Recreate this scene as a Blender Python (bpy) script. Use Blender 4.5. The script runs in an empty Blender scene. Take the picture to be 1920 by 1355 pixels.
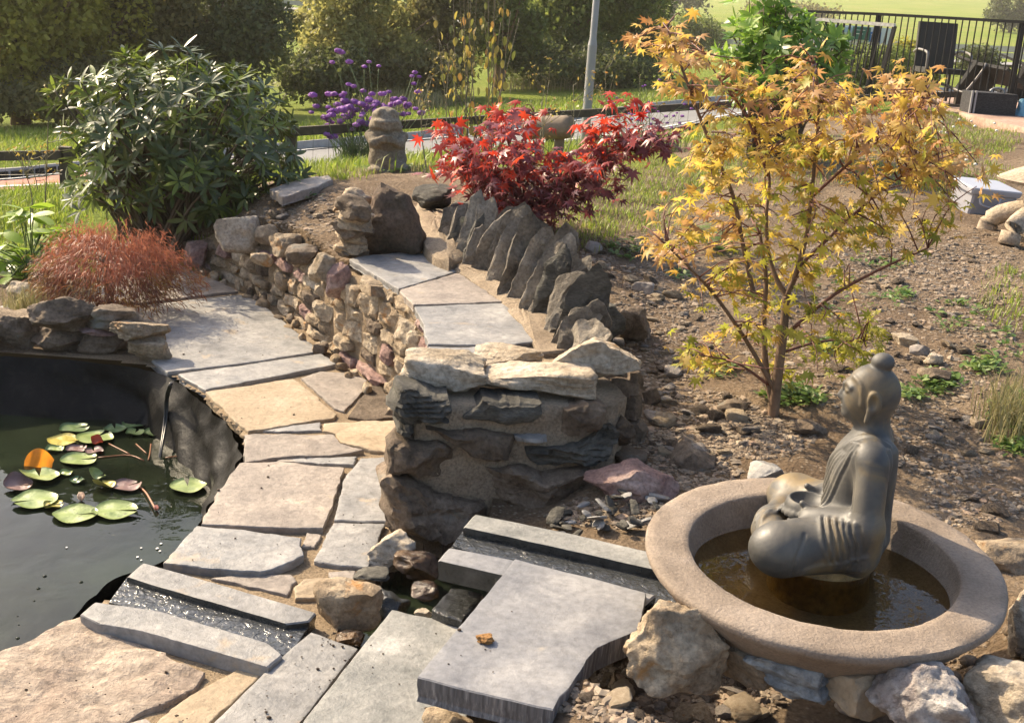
import bpy, math, random
import numpy as np
from mathutils import Matrix, Vector
R_ = math.radians
rng = np.random.default_rng(7)
random.seed(7)
S = bpy.context.scene
COL = S.collection

# ------------------------------------------------------------------ camera, sky, sun, exposure
FPX, PW, PH = 2300.0, 1920.0, 1355.0
PITCH, ROLL = R_(16.4), R_(4.0)
CAM = np.array([0.0, 0.0, 1.65])
FW = np.array([0, math.cos(PITCH), -math.sin(PITCH)])
U0 = np.array([0, math.sin(PITCH), math.cos(PITCH)])
R0 = np.array([1.0, 0, 0])
RT = R0 * math.cos(ROLL) + U0 * math.sin(ROLL)
UP = -R0 * math.sin(ROLL) + U0 * math.cos(ROLL)
cd = bpy.data.cameras.new("camera")
cam = bpy.data.objects.new("camera", cd)
COL.objects.link(cam)
cd.sensor_width = 36.0
cd.lens = FPX / PW * 36.0
cd.clip_start, cd.clip_end = 0.05, 6000
M = Matrix.Identity(4)
for i in range(3):
    M[i][0], M[i][1], M[i][2], M[i][3] = RT[i], UP[i], -FW[i], CAM[i]
cam.matrix_world = M
S.camera = cam

SUN_AZ = math.atan2(-0.80, 0.60)      # towards the sun, measured from +Y to +X
SUN_EL = R_(37)
wd = bpy.data.worlds.new("World")
S.world = wd
wd.use_nodes = True
nt = wd.node_tree
sky = nt.nodes.new("ShaderNodeTexSky")
sky.sky_type = 'NISHITA'
sky.sun_disc = False
sky.sun_elevation = SUN_EL
sky.sun_rotation = SUN_AZ % (2 * math.pi)
sky.dust_density = 4.0
sky.air_density = 1.0
nt.links.new(sky.outputs[0], nt.nodes["Background"].inputs[0])
nt.nodes["Background"].inputs[1].default_value = 0.15
ld = bpy.data.lights.new("sun", 'SUN')
ld.energy = 4.8
ld.angle = R_(0.53)
ld.color = (1.0, 0.82, 0.57)
sun = bpy.data.objects.new("sun", ld)
COL.objects.link(sun)
sdir = Vector((math.sin(SUN_AZ) * math.cos(SUN_EL), math.cos(SUN_AZ) * math.cos(SUN_EL), math.sin(SUN_EL)))
sun.rotation_euler = sdir.to_track_quat('Z', 'Y').to_euler()
sun.location = sdir * 50
S.view_settings.view_transform = 'Standard'
S.view_settings.look = 'None'
S.view_settings.exposure = 0.93
S.view_settings.gamma = 1
S.view_settings.use_curve_mapping = False
S.render.engine = 'CYCLES'
S.cycles.use_denoising = True
S.cycles.max_bounces = 6
S.cycles.transparent_max_bounces = 6

# ------------------------------------------------------------------ pixel -> place
def ray(px, py):
    return FPX * FW + (px - PW / 2) * RT + (PH / 2 - py) * UP
def onz(px, py, z):
    d = ray(px, py); t = (z - CAM[2]) / d[2]
    return CAM + d * t
def ony(px, py, Y):
    d = ray(px, py); return CAM + d * (Y / d[1])
def proj(P):
    q = np.asarray(P, float) - CAM
    dz = q @ FW
    return np.stack([PW / 2 + FPX * (q @ RT) / dz, PH / 2 - FPX * (q @ UP) / dz], -1)
def mpp(P):                                   # metres per photo pixel at a point
    return float((np.asarray(P) - CAM) @ FW) / FPX

# ------------------------------------------------------------------ noise
def _h(ix, iy, iz, s):
    h = (ix.astype(np.uint32) * np.uint32(374761393) + iy.astype(np.uint32) * np.uint32(668265263)
         + iz.astype(np.uint32) * np.uint32(2147483647 & 1274126177) + np.uint32((s * 974711) & 0xffffffff))
    h = (h ^ (h >> np.uint32(13))) * np.uint32(1274126177)
    h = h ^ (h >> np.uint32(16))
    return (h & np.uint32(0xffff)).astype(np.float64) / 32767.5 - 1.0
def vnoise(P, s=0):
    P = np.asarray(P, float)
    i = np.floor(P).astype(np.int64); f = P - i
    f = f * f * f * (f * (f * 6 - 15) + 10)
    o = 0
    for dx in (0, 1):
        for dy in (0, 1):
            for dz in (0, 1):
                w = (f[..., 0] if dx else 1 - f[..., 0]) * (f[..., 1] if dy else 1 - f[..., 1]) * (f[..., 2] if dz else 1 - f[..., 2])
                o = o + w * _h(i[..., 0] + dx, i[..., 1] + dy, i[..., 2] + dz, s)
    return o
def fbm(P, s=0, octv=3, gain=0.5):
    a, o = 1.0, 0
    P = np.asarray(P, float)
    for k in range(octv):
        o = o + a * vnoise(P * (2.03 ** k) + 17.3 * k, s + k)
        a *= gain
    return o

# ------------------------------------------------------------------ objects
def wloc(o):
    v = np.zeros(3)
    while o is not None:
        v += np.array(o.location); o = o.parent
    return v
def tag(o, label=None, cat=None, group=None, kind=None):
    if label: o["label"] = label
    if cat: o["category"] = cat
    if group: o["group"] = group
    if kind: o["kind"] = kind
    return o
def thing(name, loc, label=None, cat=None, group=None):
    o = bpy.data.objects.new(name, None)
    COL.objects.link(o)
    o.location = tuple(float(c) for c in loc)
    o.empty_display_size = 0.1
    return tag(o, label, cat, group)
def mesh_data(name, V, F, smooth=True, sharp=None):
    me = bpy.data.meshes.new(name)
    V = np.asarray(V, np.float32)
    if isinstance(F, np.ndarray):
        n, k = F.shape
        me.vertices.add(len(V)); me.vertices.foreach_set("co", V.ravel())
        me.loops.add(n * k); me.loops.foreach_set("vertex_index", F.astype(np.int32).ravel())
        me.polygons.add(n)
        me.polygons.foreach_set("loop_start", np.arange(0, n * k, k, dtype=np.int32))
        me.update(calc_edges=True)
        me.validate()
    else:
        me.from_pydata([tuple(v) for v in V.tolist()], [], [tuple(int(i) for i in f) for f in F])
        me.update()
    me.polygons.foreach_set("use_smooth", np.full(len(me.polygons), smooth, dtype=bool))
    if sharp is not None:
        me.set_sharp_from_angle(angle=R_(sharp))
    return me
def mk(name, V, F, mat, parent=None, origin=None, smooth=True, sharp=None, kind=None):
    V = np.asarray(V, float)
    if origin is None:
        origin = np.array([*(V[:, :2].min(0) + V[:, :2].max(0)) / 2, V[:, 2].min()])
    me = mesh_data(name, V - origin, F, smooth, sharp)
    for m_ in (mat if isinstance(mat, (list, tuple)) else [mat]):
        me.materials.append(m_)
    o = bpy.data.objects.new(name, me)
    COL.objects.link(o)
    base = np.zeros(3)
    if parent is not None:
        o.parent = parent; base = wloc(parent)
    o.location = tuple(np.asarray(origin) - base)
    if kind: o["kind"] = kind
    return o
def inst(name, me, mat4, parent=None):
    o = bpy.data.objects.new(name, me)
    COL.objects.link(o)
    if parent is not None:
        o.parent = parent
        mat4 = Matrix.Translation(Vector(-wloc(parent))) @ mat4
    o.matrix_local = mat4
    return o
class MB:
    """collects vertices and faces of one mesh"""
    def __init__(s): s.V, s.F, s.n = [], [], 0
    def add(s, V, F):
        s.V.append(np.asarray(V, float))
        s.F += [tuple(int(i) + s.n for i in f) for f in F]
        s.n += len(V); return s
    def box(s, c, d, ax=None):
        c = np.asarray(c, float); ax = np.eye(3) if ax is None else np.asarray(ax, float)
        q = np.array([[x, y, z] for x in (-.5, .5) for y in (-.5, .5) for z in (-.5, .5)]) * np.asarray(d)
        return s.add(c + q @ ax, [(0, 1, 3, 2), (4, 6, 7, 5), (0, 4, 5, 1), (2, 3, 7, 6), (0, 2, 6, 4), (1, 5, 7, 3)])
    def tube(s, pts, rad, n=6):
        pts = np.asarray(pts, float); m = len(pts)
        rad = np.broadcast_to(np.asarray(rad, float), (m,))
        V = []
        tang = np.gradient(pts, axis=0) if m > 2 else np.repeat((pts[1] - pts[0])[None], m, 0)
        for i in range(m):
            t = tang[i] / (np.linalg.norm(tang[i]) + 1e-9)
            a = np.cross(t, [0.31, 0.17, 0.93] if abs(t[2]) < .9 else [1, .2, 0]); a /= np.linalg.norm(a) + 1e-9
            b = np.cross(t, a)
            an = np.arange(n) / n * 2 * math.pi
            V.append(pts[i] + rad[i] * (np.cos(an)[:, None] * a + np.sin(an)[:, None] * b))
        F = [(i * n + j, i * n + (j + 1) % n, (i + 1) * n + (j + 1) % n, (i + 1) * n + j) for i in range(m - 1) for j in range(n)]
        F += [tuple(range(n))[::-1], tuple((m - 1) * n + j for j in range(n))]
        return s.add(np.concatenate(V), F)
    def lathe(s, prof, c, n=32, ax=None):
        prof = np.asarray(prof, float); an = np.arange(n) / n * 2 * math.pi
        V = np.array([[r * math.cos(a), r * math.sin(a), z] for r, z in prof for a in an])
        if ax is not None: V = V @ np.asarray(ax)
        m = len(prof)
        F = [(i * n + j, i * n + (j + 1) % n, (i + 1) * n + (j + 1) % n, (i + 1) * n + j) for i in range(m - 1) for j in range(n)]
        return s.add(V + np.asarray(c), F)
    def build(s, name, mat, parent=None, origin=None, smooth=False, sharp=None, kind=None):
        return mk(name, np.concatenate(s.V), s.F, mat, parent, origin, smooth, sharp, kind)

def catmull(P, n):
    P = np.asarray(P, float)
    if len(P) == 2: return P[0] + (P[1] - P[0]) * np.linspace(0, 1, n)[:, None]
    Q = np.vstack([2 * P[0] - P[1], P, 2 * P[-1] - P[-2]])
    t = np.linspace(0, len(P) - 1 - 1e-9, n); i = t.astype(int); f = (t - i)[:, None]
    a, b, c, d = Q[i], Q[i + 1], Q[i + 2], Q[i + 3]
    return .5 * ((2 * b) + (c - a) * f + (2 * a - 5 * b + 4 * c - d) * f ** 2 + (3 * b - a - 3 * c + d) * f ** 3)
def arclen(P, n):
    P = np.asarray(P, float)
    L = np.r_[0, np.cumsum(np.linalg.norm(np.diff(P, axis=0), axis=1))]
    s_ = np.linspace(0, L[-1], n)
    return np.stack([np.interp(s_, L, P[:, k]) for k in range(P.shape[1])], -1), L[-1]
def inpoly(X, Y, poly):
    X = np.asarray(X); Y = np.asarray(Y); r = np.zeros(X.shape, bool)
    n = len(poly)
    for i in range(n):
        x1, y1 = poly[i]; x2, y2 = poly[(i + 1) % n]
        c = ((y1 > Y) != (y2 > Y)) & (X < (x2 - x1) * (Y - y1) / (y2 - y1 + 1e-12) + x1)
        r ^= c
    return r

# ------------------------------------------------------------------ stones
_cs = {}
def cubesphere(n):
    if n in _cs: return _cs[n]
    idx, V, F = {}, [], []
    def vid(p):
        k = tuple(np.round(p, 5))
        if k not in idx: idx[k] = len(V); V.append(p)
        return idx[k]
    g = np.tan(np.linspace(-math.pi / 4, math.pi / 4, n + 1))
    for ax in range(3):
        for sg in (-1, 1):
            def pt(i, j):
                p = np.zeros(3); p[ax] = sg; p[(ax + 1) % 3] = g[i]; p[(ax + 2) % 3] = g[j]; return p
            for i in range(n):
                for j in range(n):
                    q = [vid(pt(i, j)), vid(pt(i + 1, j)), vid(pt(i + 1, j + 1)), vid(pt(i, j + 1))]
                    F.append(q if sg > 0 else q[::-1])
    V = np.array(V); V /= np.linalg.norm(V, axis=1)[:, None]
    _cs[n] = (V, np.array(F))
    return _cs[n]
def rockV(seed, n=8, cuts=9, square=3.5, rough=.06, strata=0.0):
    r = np.random.default_rng(seed)
    D, F = cubesphere(n)
    rad = (np.abs(D) ** square).sum(1) ** (-1 / square)
    V = D * rad[:, None]
    for k in range(cuts):
        nn = r.normal(size=3); nn /= np.linalg.norm(nn)
        d = r.uniform(.62, .98)
        e = V @ nn - d
        V = np.where(e[:, None] > 0, V - e[:, None] * nn * .96, V)
    V = V / np.abs(V).max(0)
    nrm = D
    if rough:
        V = V + nrm * (rough * fbm(V * 2.2 + seed % 97, seed % 31, 4, .55))[:, None]
    if strata:
        q = V[:, 2] * 6 + 1.2 * fbm(V * 1.3 + seed % 53, 3, 2)
        w = (q - np.floor(q))
        V = V + np.stack([nrm[:, 0], nrm[:, 1], 0 * q], -1) * (strata * (np.abs(w - .5) - .25))[:, None]
    return V, F
def rotm(rx, ry, rz):
    return np.array(Matrix.Rotation(rz, 3, 'Z') @ Matrix.Rotation(ry, 3, 'Y') @ Matrix.Rotation(rx, 3, 'X'))
def rock(name, pos, dims, seed, mat, parent=None, rot=(0, 0, 0), n=8, cuts=9, square=3.5, rough=.06, strata=0., sink=.12, sharp=38):
    V, F = rockV(seed, n, cuts, square, rough, strata)
    V = (V * np.asarray(dims) / 2) @ rotm(*rot).T
    V[:, 2] -= V[:, 2].min() + sink * dims[2]
    return mk(name, V + np.asarray(pos), F, mat, parent, sharp=sharp)
def rockpx(name, box, z, seed, mat, dep=.8, **k):
    """a rock whose outline fills the photo box (x0,y0,x1,y1), standing on height z"""
    x0, y0, x1, y1 = box
    base = onz((x0 + x1) / 2, y1, z)
    s_ = mpp(base); w = (x1 - x0) * s_
    d = w * dep
    v = (CAM - base); el = math.asin(v[2] / np.linalg.norm(v))
    h = max((y1 - y0) * s_ - d * math.sin(el) * .75, .25 * (y1 - y0) * s_) / math.cos(el)
    vv = (base - CAM)[:2]; vv /= np.linalg.norm(vv)
    c = base.copy(); c[:2] += vv * d * .42
    rz = k.pop('rz', 0) + math.atan2(-vv[0], vv[1])
    sink = k.pop('sink', .1)
    return rock(name, c, (w, d, h * (1 + sink)), seed, mat, rot=(k.pop('rx', 0), k.pop('ry', 0), rz), sink=sink, **k)
def resample(poly, m, rnd=.12):
    P = np.asarray(poly, float); n = len(P)
    E = np.linalg.norm(np.roll(P, -1, 0) - P, axis=1); L = E.sum()
    k = np.maximum(1, np.round(E / L * (m - n)).astype(int) + 1)
    while k.sum() > m: k[np.argmax(k)] -= 1
    while k.sum() < m: k[np.argmax(E / k)] += 1
    Q = [P[i] + (P[(i + 1) % n] - P[i]) * (np.arange(k[i]) / k[i])[:, None] for i in range(n)]
    return np.concatenate(Q), L
def pillow(name, poly, frame, depth, mat, parent=None, bulge=0., rough=0., seed=0, m=48, rings=6, bevel=.006, edge=0., nscale=9., sharp=35, tilt=0., strata=0., back=.9, soft=.15, facets=0):
    """closed piece: outline poly in the plane of frame(o, ex, ey, ez), its face towards +ez, `depth` thick"""
    o, ex, ey, ez = [np.asarray(a, float) for a in frame]
    B, L = resample(poly, m)
    a = 0.5 * np.sum(B[:, 0] * np.roll(B[:, 1], -1) - np.roll(B[:, 0], -1) * B[:, 1])
    if a < 0: B = B[::-1]
    # soften corners a little and fray the edge
    B = (1 - 2 * soft) * B + soft * (np.roll(B, 1, 0) + np.roll(B, -1, 0))
    c = B.mean(0); rm = np.linalg.norm(B - c, axis=1).mean()
    if edge:
        nrm = (B - c) / np.linalg.norm(B - c, axis=1)[:, None]
        B = B + nrm * (edge * fbm(np.c_[B * nscale * 2.5, np.full(m, seed * 1.7)], seed, 3))[:, None]
    sc = [(back, -depth), (.985, -depth * .8), (1., -depth * .35), (1., -bevel - .12 * bulge), (1 - bevel / rm * .6, -bevel * .25 - .04 * bulge)]
    for k in range(1, rings + 1):
        t = k / (rings + .35); s_ = (1 - bevel / rm) * (1 - t)
        if k == 1: sc.append(((1 - bevel / rm) * (1 - .25 / rings), 0.0 + bulge * .03))
        sc.append((s_, bulge * (1 - s_ ** 2.6)))
    V = []
    for s_, h in sc:
        V.append(np.c_[c + (B - c) * s_, np.full(m, h)])
    V = np.concatenate(V + [np.array([[*c, bulge]]), np.array([[*c, -depth]])])
    if facets:
        rf = np.random.default_rng(seed + 5); ext = np.abs(B - c).max()
        for _ in range(facets):
            g_ = rf.normal(0, .24, 2); lim = bulge * rf.uniform(.5, 1.) - (V[:, 0] - c[0]) * g_[0] - (V[:, 1] - c[1]) * g_[1]
            V[:, 2] = np.where(V[:, 2] > lim, np.maximum(lim, -depth * .75), V[:, 2])
    if rough:
        q = np.c_[V[:, :2] * nscale, V[:, 2] * nscale + seed * 3.1]
        dsp = rough * fbm(q, seed % 23, 4, .55)
        wgt = np.where(V[:, 2] < -depth * .9, 0.2, 1.0)
        V[:, 2] += dsp * wgt
        V[:, 0] += .6 * rough * fbm(q + 31, seed % 19 + 3, 3) * wgt
        V[:, 1] += .6 * rough * fbm(q + 67, seed % 17 + 5, 3) * wgt
    if strata:
        q = V[:, 1] * strata + fbm(V * 6, 4, 2)
        V[:, 2] += (np.abs(q - np.floor(q) - .5) - .25) * rough * 1.6
    if tilt:
        V[:, 2] += (V[:, 0] - c[0]) * tilt
    k = len(sc); F = []
    for i in range(k - 1):
        for j in range(m):
            F.append((i * m + j, i * m + (j + 1) % m, (i + 1) * m + (j + 1) % m, (i + 1) * m + j))
    ct, cb = k * m, k * m + 1
    F += [((k - 1) * m + j, (k - 1) * m + (j + 1) % m, ct) for j in range(m)]
    F += [((j + 1) % m, j, cb) for j in range(m)]
    W_ = o + V[:, :1] * ex + V[:, 1:2] * ey + V[:, 2:] * ez
    return mk(name, W_, F, mat, parent, sharp=sharp)
EX, EY, EZ = np.eye(3)
def slabpx(name, pxs, z, th, mat, parent=None, seed=0, shift=(0, 0), **k):
    P = np.array([onz(x, y, z)[:2] for x, y in pxs])
    kw = dict(sharp=22, rough=.0016, bevel=.004, edge=.006, nscale=9., m=110, rings=7, back=.992, soft=.06)
    kw.update(k)
    return pillow(name, P, ((0, 0, z), EX, EY, EZ), th, mat, parent, seed=seed, **kw)

# ------------------------------------------------------------------ materials
def newmat(name):
    m = bpy.data.materials.new(name); m.use_nodes = True
    return m, m.node_tree, m.node_tree.nodes["Principled BSDF"]
class NB:
    def __init__(s, nt): s.nt = nt
    def n(s, t, **k):
        x = s.nt.nodes.new(t)
        for a, b in k.items(): setattr(x, a, b)
        return x
    def l(s, a, b): s.nt.links.new(a, b)
    def noise(s, vec, scale, det=4, rough=.55, dist=0.):
        x = s.n("ShaderNodeTexNoise"); x.inputs["Scale"].default_value = scale
        x.inputs["Detail"].default_value = det; x.inputs["Roughness"].default_value = rough
        x.inputs["Distortion"].default_value = dist
        if vec is not None: s.l(vec, x.inputs["Vector"])
        return x.outputs["Fac"]
    def ramp(s, fac, stops, interp='LINEAR'):
        x = s.n("ShaderNodeValToRGB"); x.color_ramp.interpolation = interp
        e = x.color_ramp.elements
        while len(e) > 1: e.remove(e[-1])
        e[0].position = stops[0][0]; e[0].color = (*stops[0][1], 1)
        for p_, c_ in stops[1:]:
            q = e.new(p_); q.color = (*c_, 1)
        s.l(fac, x.inputs[0]); return x.outputs[0]
    def mix(s, fac, a, b, mode='MIX'):
        x = s.n("ShaderNodeMix", data_type='RGBA', blend_type=mode)
        for i, v in ((0, fac), (6, a), (7, b)):
            if isinstance(v, (int, float)): x.inputs[i].default_value = v
            elif isinstance(v, tuple): x.inputs[i].default_value = (*v, 1)
            else: s.l(v, x.inputs[i])
        return x.outputs[2]
    def math(s, op, a, b=None):
        x = s.n("ShaderNodeMath", operation=op)
        for i, v in ((0, a), (1, b)):
            if v is None: continue
            if isinstance(v, (int, float)): x.inputs[i].default_value = v
            else: s.l(v, x.inputs[i])
        return x.outputs[0]
    def vec(s, rnd=True, coord='Object'):
        tc = s.n("ShaderNodeTexCoord").outputs[coord]
        if not rnd: return tc
        oi = s.n("ShaderNodeObjectInfo")
        m = s.n("ShaderNodeVectorMath", operation='MULTIPLY_ADD')
        s.l(oi.outputs["Random"], m.inputs[0]); m.inputs[1].default_value = (91, 57, 33); s.l(tc, m.inputs[2])
        return m.outputs[0]
    def rnd(s): return s.n("ShaderNodeObjectInfo").outputs["Random"]
    def isl(s): return s.n("ShaderNodeNewGeometry").outputs["Random Per Island"]
    def bump(s, h, dist, bsdf, strength=1.0, prev=None):
        b = s.n("ShaderNodeBump"); b.inputs["Strength"].default_value = strength
        b.inputs["Distance"].default_value = dist; s.l(h, b.inputs["Height"])
        if prev is not None: s.l(prev, b.inputs["Normal"])
        s.l(b.outputs[0], bsdf.inputs["Normal"]); return b.outputs[0]
def stone_mat(name, cols, scale=5., fine=60., rough=.85, bump=.006, fbump=.0015, spec=.3, var=.35, layer=0., speck=None, spot=None, fc=.75, riven=0.):
    """cols: list of linear colours from dark to light"""
    m, t, b = newmat(name); q = NB(t)
    v = q.vec()
    if layer:
        mp = q.n("ShaderNodeMapping"); mp.inputs["Scale"].default_value = (1, 1, layer); q.l(v, mp.inputs[0]); v = mp.outputs[0]
    n1 = q.noise(v, scale, 6, .6, .3)
    st = [(.28 + .44 * i / (len(cols) - 1), c) for i, c in enumerate(cols)]
    c = q.ramp(n1, st)
    n2 = q.noise(v, fine, 5, .65)
    c = q.mix(fc, c, q.ramp(n2, [(.32, (.42, .41, .40)), (.52, (.9, .9, .9)), (.68, (1.2, 1.2, 1.2))]), 'MULTIPLY')
    if spot:
        n3 = q.noise(v, spot[0], 4, .6, .5)
        c = q.mix(q.ramp(n3, [(spot[1], (0, 0, 0)), (spot[1] + .09, (1, 1, 1))]), c, spot[2])
    if var:
        hv = q.n("ShaderNodeHueSaturation")
        q.l(q.math('ADD', q.math('MULTIPLY', q.rnd(), var), 1 - var / 2), hv.inputs["Value"])
        q.l(c, hv.inputs["Color"]); c = hv.outputs[0]
    q.l(c, b.inputs["Base Color"])
    b.inputs["Roughness"].default_value = rough
    b.inputs["Specular IOR Level"].default_value = spec
    p_ = q.bump(q.noise(v, scale * 3, 8, .7), bump * 1.8, b)
    p_ = q.bump(n2, fbump * 2., b, 1.0, p_)
    if riven:
        st_ = q.ramp(q.noise(v, scale * .8, 5, .55, .9), [(0, (0, 0, 0)), (.40, (.25, .25, .25)), (.47, (.5, .5, .5)), (.53, (.75, .75, .75)), (.6, (1, 1, 1))], 'CONSTANT')
        q.bump(st_, riven, b, 1.0, p_)
    return m
def plain_mat(name, col, rough=.6, metal=0., spec=.5, nscale=0, var=.25, bump=0.):
    m, t, b = newmat(name); q = NB(t)
    if nscale:
        n1 = q.noise(q.vec(), nscale, 6, .6)
        lo = tuple(x * (1 - var) for x in col); hi = tuple(min(1, x * (1 + var)) for x in col)
        q.l(q.ramp(n1, [(.3, lo), (.7, hi)]), b.inputs["Base Color"])
        if bump: q.bump(n1, bump, b)
    else:
        b.inputs["Base Color"].default_value = (*col, 1)
    b.inputs["Roughness"].default_value = rough; b.inputs["Metallic"].default_value = metal
    b.inputs["Specular IOR Level"].default_value = spec
    return m
def leaf_mat(name, cols, trans=.4, rough=.5, spec=.4, vein=0., coat=0.):
    m, t, b = newmat(name); q = NB(t)
    f = q.math('FRACT', q.math('ADD', q.math('MULTIPLY', q.isl(), 1.0), q.math('MULTIPLY', q.rnd(), 7.31)))
    n = len(cols)
    c = q.ramp(f, [(i / (n - 1), x) for i, x in enumerate(cols)])
    n1 = q.noise(q.vec(False), 40., 3)
    c = q.mix(.5, c, q.ramp(n1, [(.3, (.62, .62, .62)), (.7, (1, 1, 1))]), 'MULTIPLY')
    q.l(c, b.inputs["Base Color"]); b.inputs["Roughness"].default_value = rough
    b.inputs["Specular IOR Level"].default_value = spec
    if trans:
        tr = q.n("ShaderNodeBsdfTranslucent"); q.l(q.mix(.35, c, c, 'ADD'), tr.inputs[0])
        mx = q.n("ShaderNodeMixShader"); mx.inputs[0].default_value = trans
        q.l(b.outputs[0], mx.inputs[1]); q.l(tr.outputs[0], mx.inputs[2])
        q.l(mx.outputs[0], t.nodes["Material Output"].inputs[0])
    return m

M_TAN = stone_mat("tan stone", [(.16, .115, .07), (.33, .25, .165), (.46, .37, .26), (.52, .44, .33)], 6, 70, bump=.012, var=.4, spot=(9, .6, (.36, .19, .07)))
M_PALE = stone_mat("pale limestone", [(.26, .2, .13), (.46, .38, .28), (.6, .53, .43)], 7, 60, bump=.012, var=.2, spot=(6, .64, (.42, .24, .08)))
M_PINK = stone_mat("pink sandstone", [(.2, .12, .1), (.36, .23, .2), (.5, .38, .33)], 8, 70, bump=.012, var=.25)
M_BROWN = stone_mat("brown stone", [(.07, .05, .035), (.16, .12, .085), (.27, .21, .155)], 7, 70, bump=.01, var=.4, spot=(7, .62, (.2, .19, .16)))
M_DARK = stone_mat("dark mossy slate", [(.035, .033, .028), (.085, .08, .068), (.16, .15, .125)], 7, 60, bump=.008, var=.4, layer=2.5, spot=(8, .64, (.13, .14, .09)))
M_UPR = stone_mat("upright slate stone", [(.1, .085, .068), (.22, .19, .15), (.36, .315, .25)], 6, 70, bump=.012, var=.4, spot=(5, .66, (.22, .2, .13)))
M_SLATE = stone_mat("blue grey slate slab", [(.135, .134, .134), (.22, .217, .212), (.275, .265, .252), (.39, .375, .35)], 6, 40, rough=.55, bump=.0035, fbump=.0008, spec=.45, var=.22, fc=.5, riven=.003, spot=(5, .6, (.33, .27, .2)))
M_SLATE2 = stone_mat("warm grey slate slab", [(.16, .135, .118), (.25, .215, .185), (.31, .265, .225), (.42, .365, .31)], 6, 45, rough=.65, bump=.004, fbump=.0008, spec=.4, var=.22, fc=.5, riven=.003, spot=(6, .63, (.4, .33, .24)))
M_SANDS = stone_mat("buff sandstone slab", [(.3, .23, .15), (.38, .3, .205), (.45, .37, .27)], 4, 60, rough=.8, bump=.005, var=.12, fc=.4)
M_RIVEN = stone_mat("riven buff stone", [(.27, .2, .155), (.4, .32, .25), (.48, .4, .32)], 5, 35, rough=.8, bump=.016, fbump=.003, var=.1, riven=.006)
M_GREEN = stone_mat("green grey slate slab", [(.115, .119, .11), (.2, .2, .186), (.265, .26, .238), (.39, .38, .35)], 7, 70, rough=.55, bump=.003, fbump=.001, spec=.5, var=.1, fc=.45, riven=.002, spot=(9, .64, (.36, .36, .32)))
M_BLUE = stone_mat("thick blue slate", [(.12, .121, .13), (.19, .19, .197), (.24, .236, .236), (.32, .31, .30)], 5, 50, rough=.5, bump=.002, fbump=.0006, spec=.5, var=.05, fc=.45, riven=.0012, spot=(6, .66, (.33, .3, .26)))
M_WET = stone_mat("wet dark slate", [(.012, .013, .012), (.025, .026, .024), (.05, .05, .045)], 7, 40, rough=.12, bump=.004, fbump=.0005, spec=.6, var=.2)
M_WETB = stone_mat("wet brown stone", [(.03, .016, .008), (.07, .038, .018), (.14, .08, .035)], 8, 40, rough=.16, bump=.006, fbump=.0006, spec=.6, var=.2)
M_MORT = stone_mat("sandy mortar", [(.2, .145, .09), (.29, .215, .135), (.36, .275, .18)], 7, 130, rough=.95, bump=.008, fbump=.003, var=0)
M_MORTG = stone_mat("grey brown mortar", [(.2, .15, .1), (.3, .235, .165), (.38, .31, .225)], 7, 110, rough=.95, bump=.008, fbump=.002, var=0)
M_CAST = stone_mat("cast stone basin", [(.19, .148, .112), (.265, .212, .165), (.33, .272, .22)], 6, 140, rough=.8, bump=.003, fbump=.0014, var=0, fc=.45, spot=(5, .6, (.2, .155, .11)))

# ================================================================== terrain
WALLPX = [(262, 452), (300, 462), (340, 490), (400, 512), (460, 540), (520, 575), (600, 640), (650, 680), (700, 715), (742, 750), (772, 792), (796, 840)]
PONDPX = [(-420, 625), (-200, 640), (0, 655), (200, 668), (300, 682), (335, 705), (388, 740), (462, 812), (460, 866), (420, 915), (380, 985), (310, 1056), (244, 1084), (160, 1150), (70, 1194), (-60, 1240), (-400, 1330)]
POND = np.array([onz(x, y, 0)[:2] for x, y in PONDPX])
WALLB = np.array([onz(x, y, 0)[:2] for x, y in WALLPX])
# edge of the raised bed: along the wall, round the pier, past the pool and under the slabs
_n = np.array([.86, .5])
EDGE = [tuple(p + _n * .10) for p in WALLB]
EDGE += [tuple(onz(x, y, 0)[:2] + np.array([.1, .1])) for x, y in [(735, 900), (760, 985)]]
EDGE += [tuple(onz(x, y, 0)[:2]) for x, y in [(905, 1000)]]
EDGE += [tuple(onz(x, y, z)[:2]) for x, y, z in [(900, 1040, .2), (1060, 1085, .2), (1165, 1125, .262), (1150, 1185, .262), (1085, 1222, .262), (1050, 1268, .262), (1012, 1325, .262), (960, 1440, .262)]]
BED = EDGE + [(.0, .9), (30, .9), (30, 30), (-.8, 30), (-1.6, 11), (-2.3, 8.6), (-2.4, 8.0)]
CP = []
for x, y, z in [(400, 430, .22), (345, 440, .12), (480, 440, .33), (560, 470, .38), (640, 490, .40), (800, 560, .38), (900, 640, .38), (600, 345, .50), (725, 322, .50), (450, 390, .36),
                (330, 410, .13), (900, 430, .48), (985, 430, .5), (1200, 420, .47), (1300, 300, .55), (1600, 400, .5), (1850, 480, .45), (1860, 250, .5), (1700, 600, .4),
                (1900, 800, .33), (1450, 780, .3), (1250, 700, .3), (1150, 560, .4), (1230, 850, .22), (1850, 1000, .26), (1300, 1330, .27), (1100, 1350, .245), (1130, 1260, .245), (1900, 1340, .3), (1600, 1340, .285),
                (1000, 950, .13), (1150, 970, .17), (1050, 330, .5), (860, 320, .5), (1500, 900, .26), (1250, 1100, .17)]:
    CP.append(onz(x, y, z))
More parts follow.
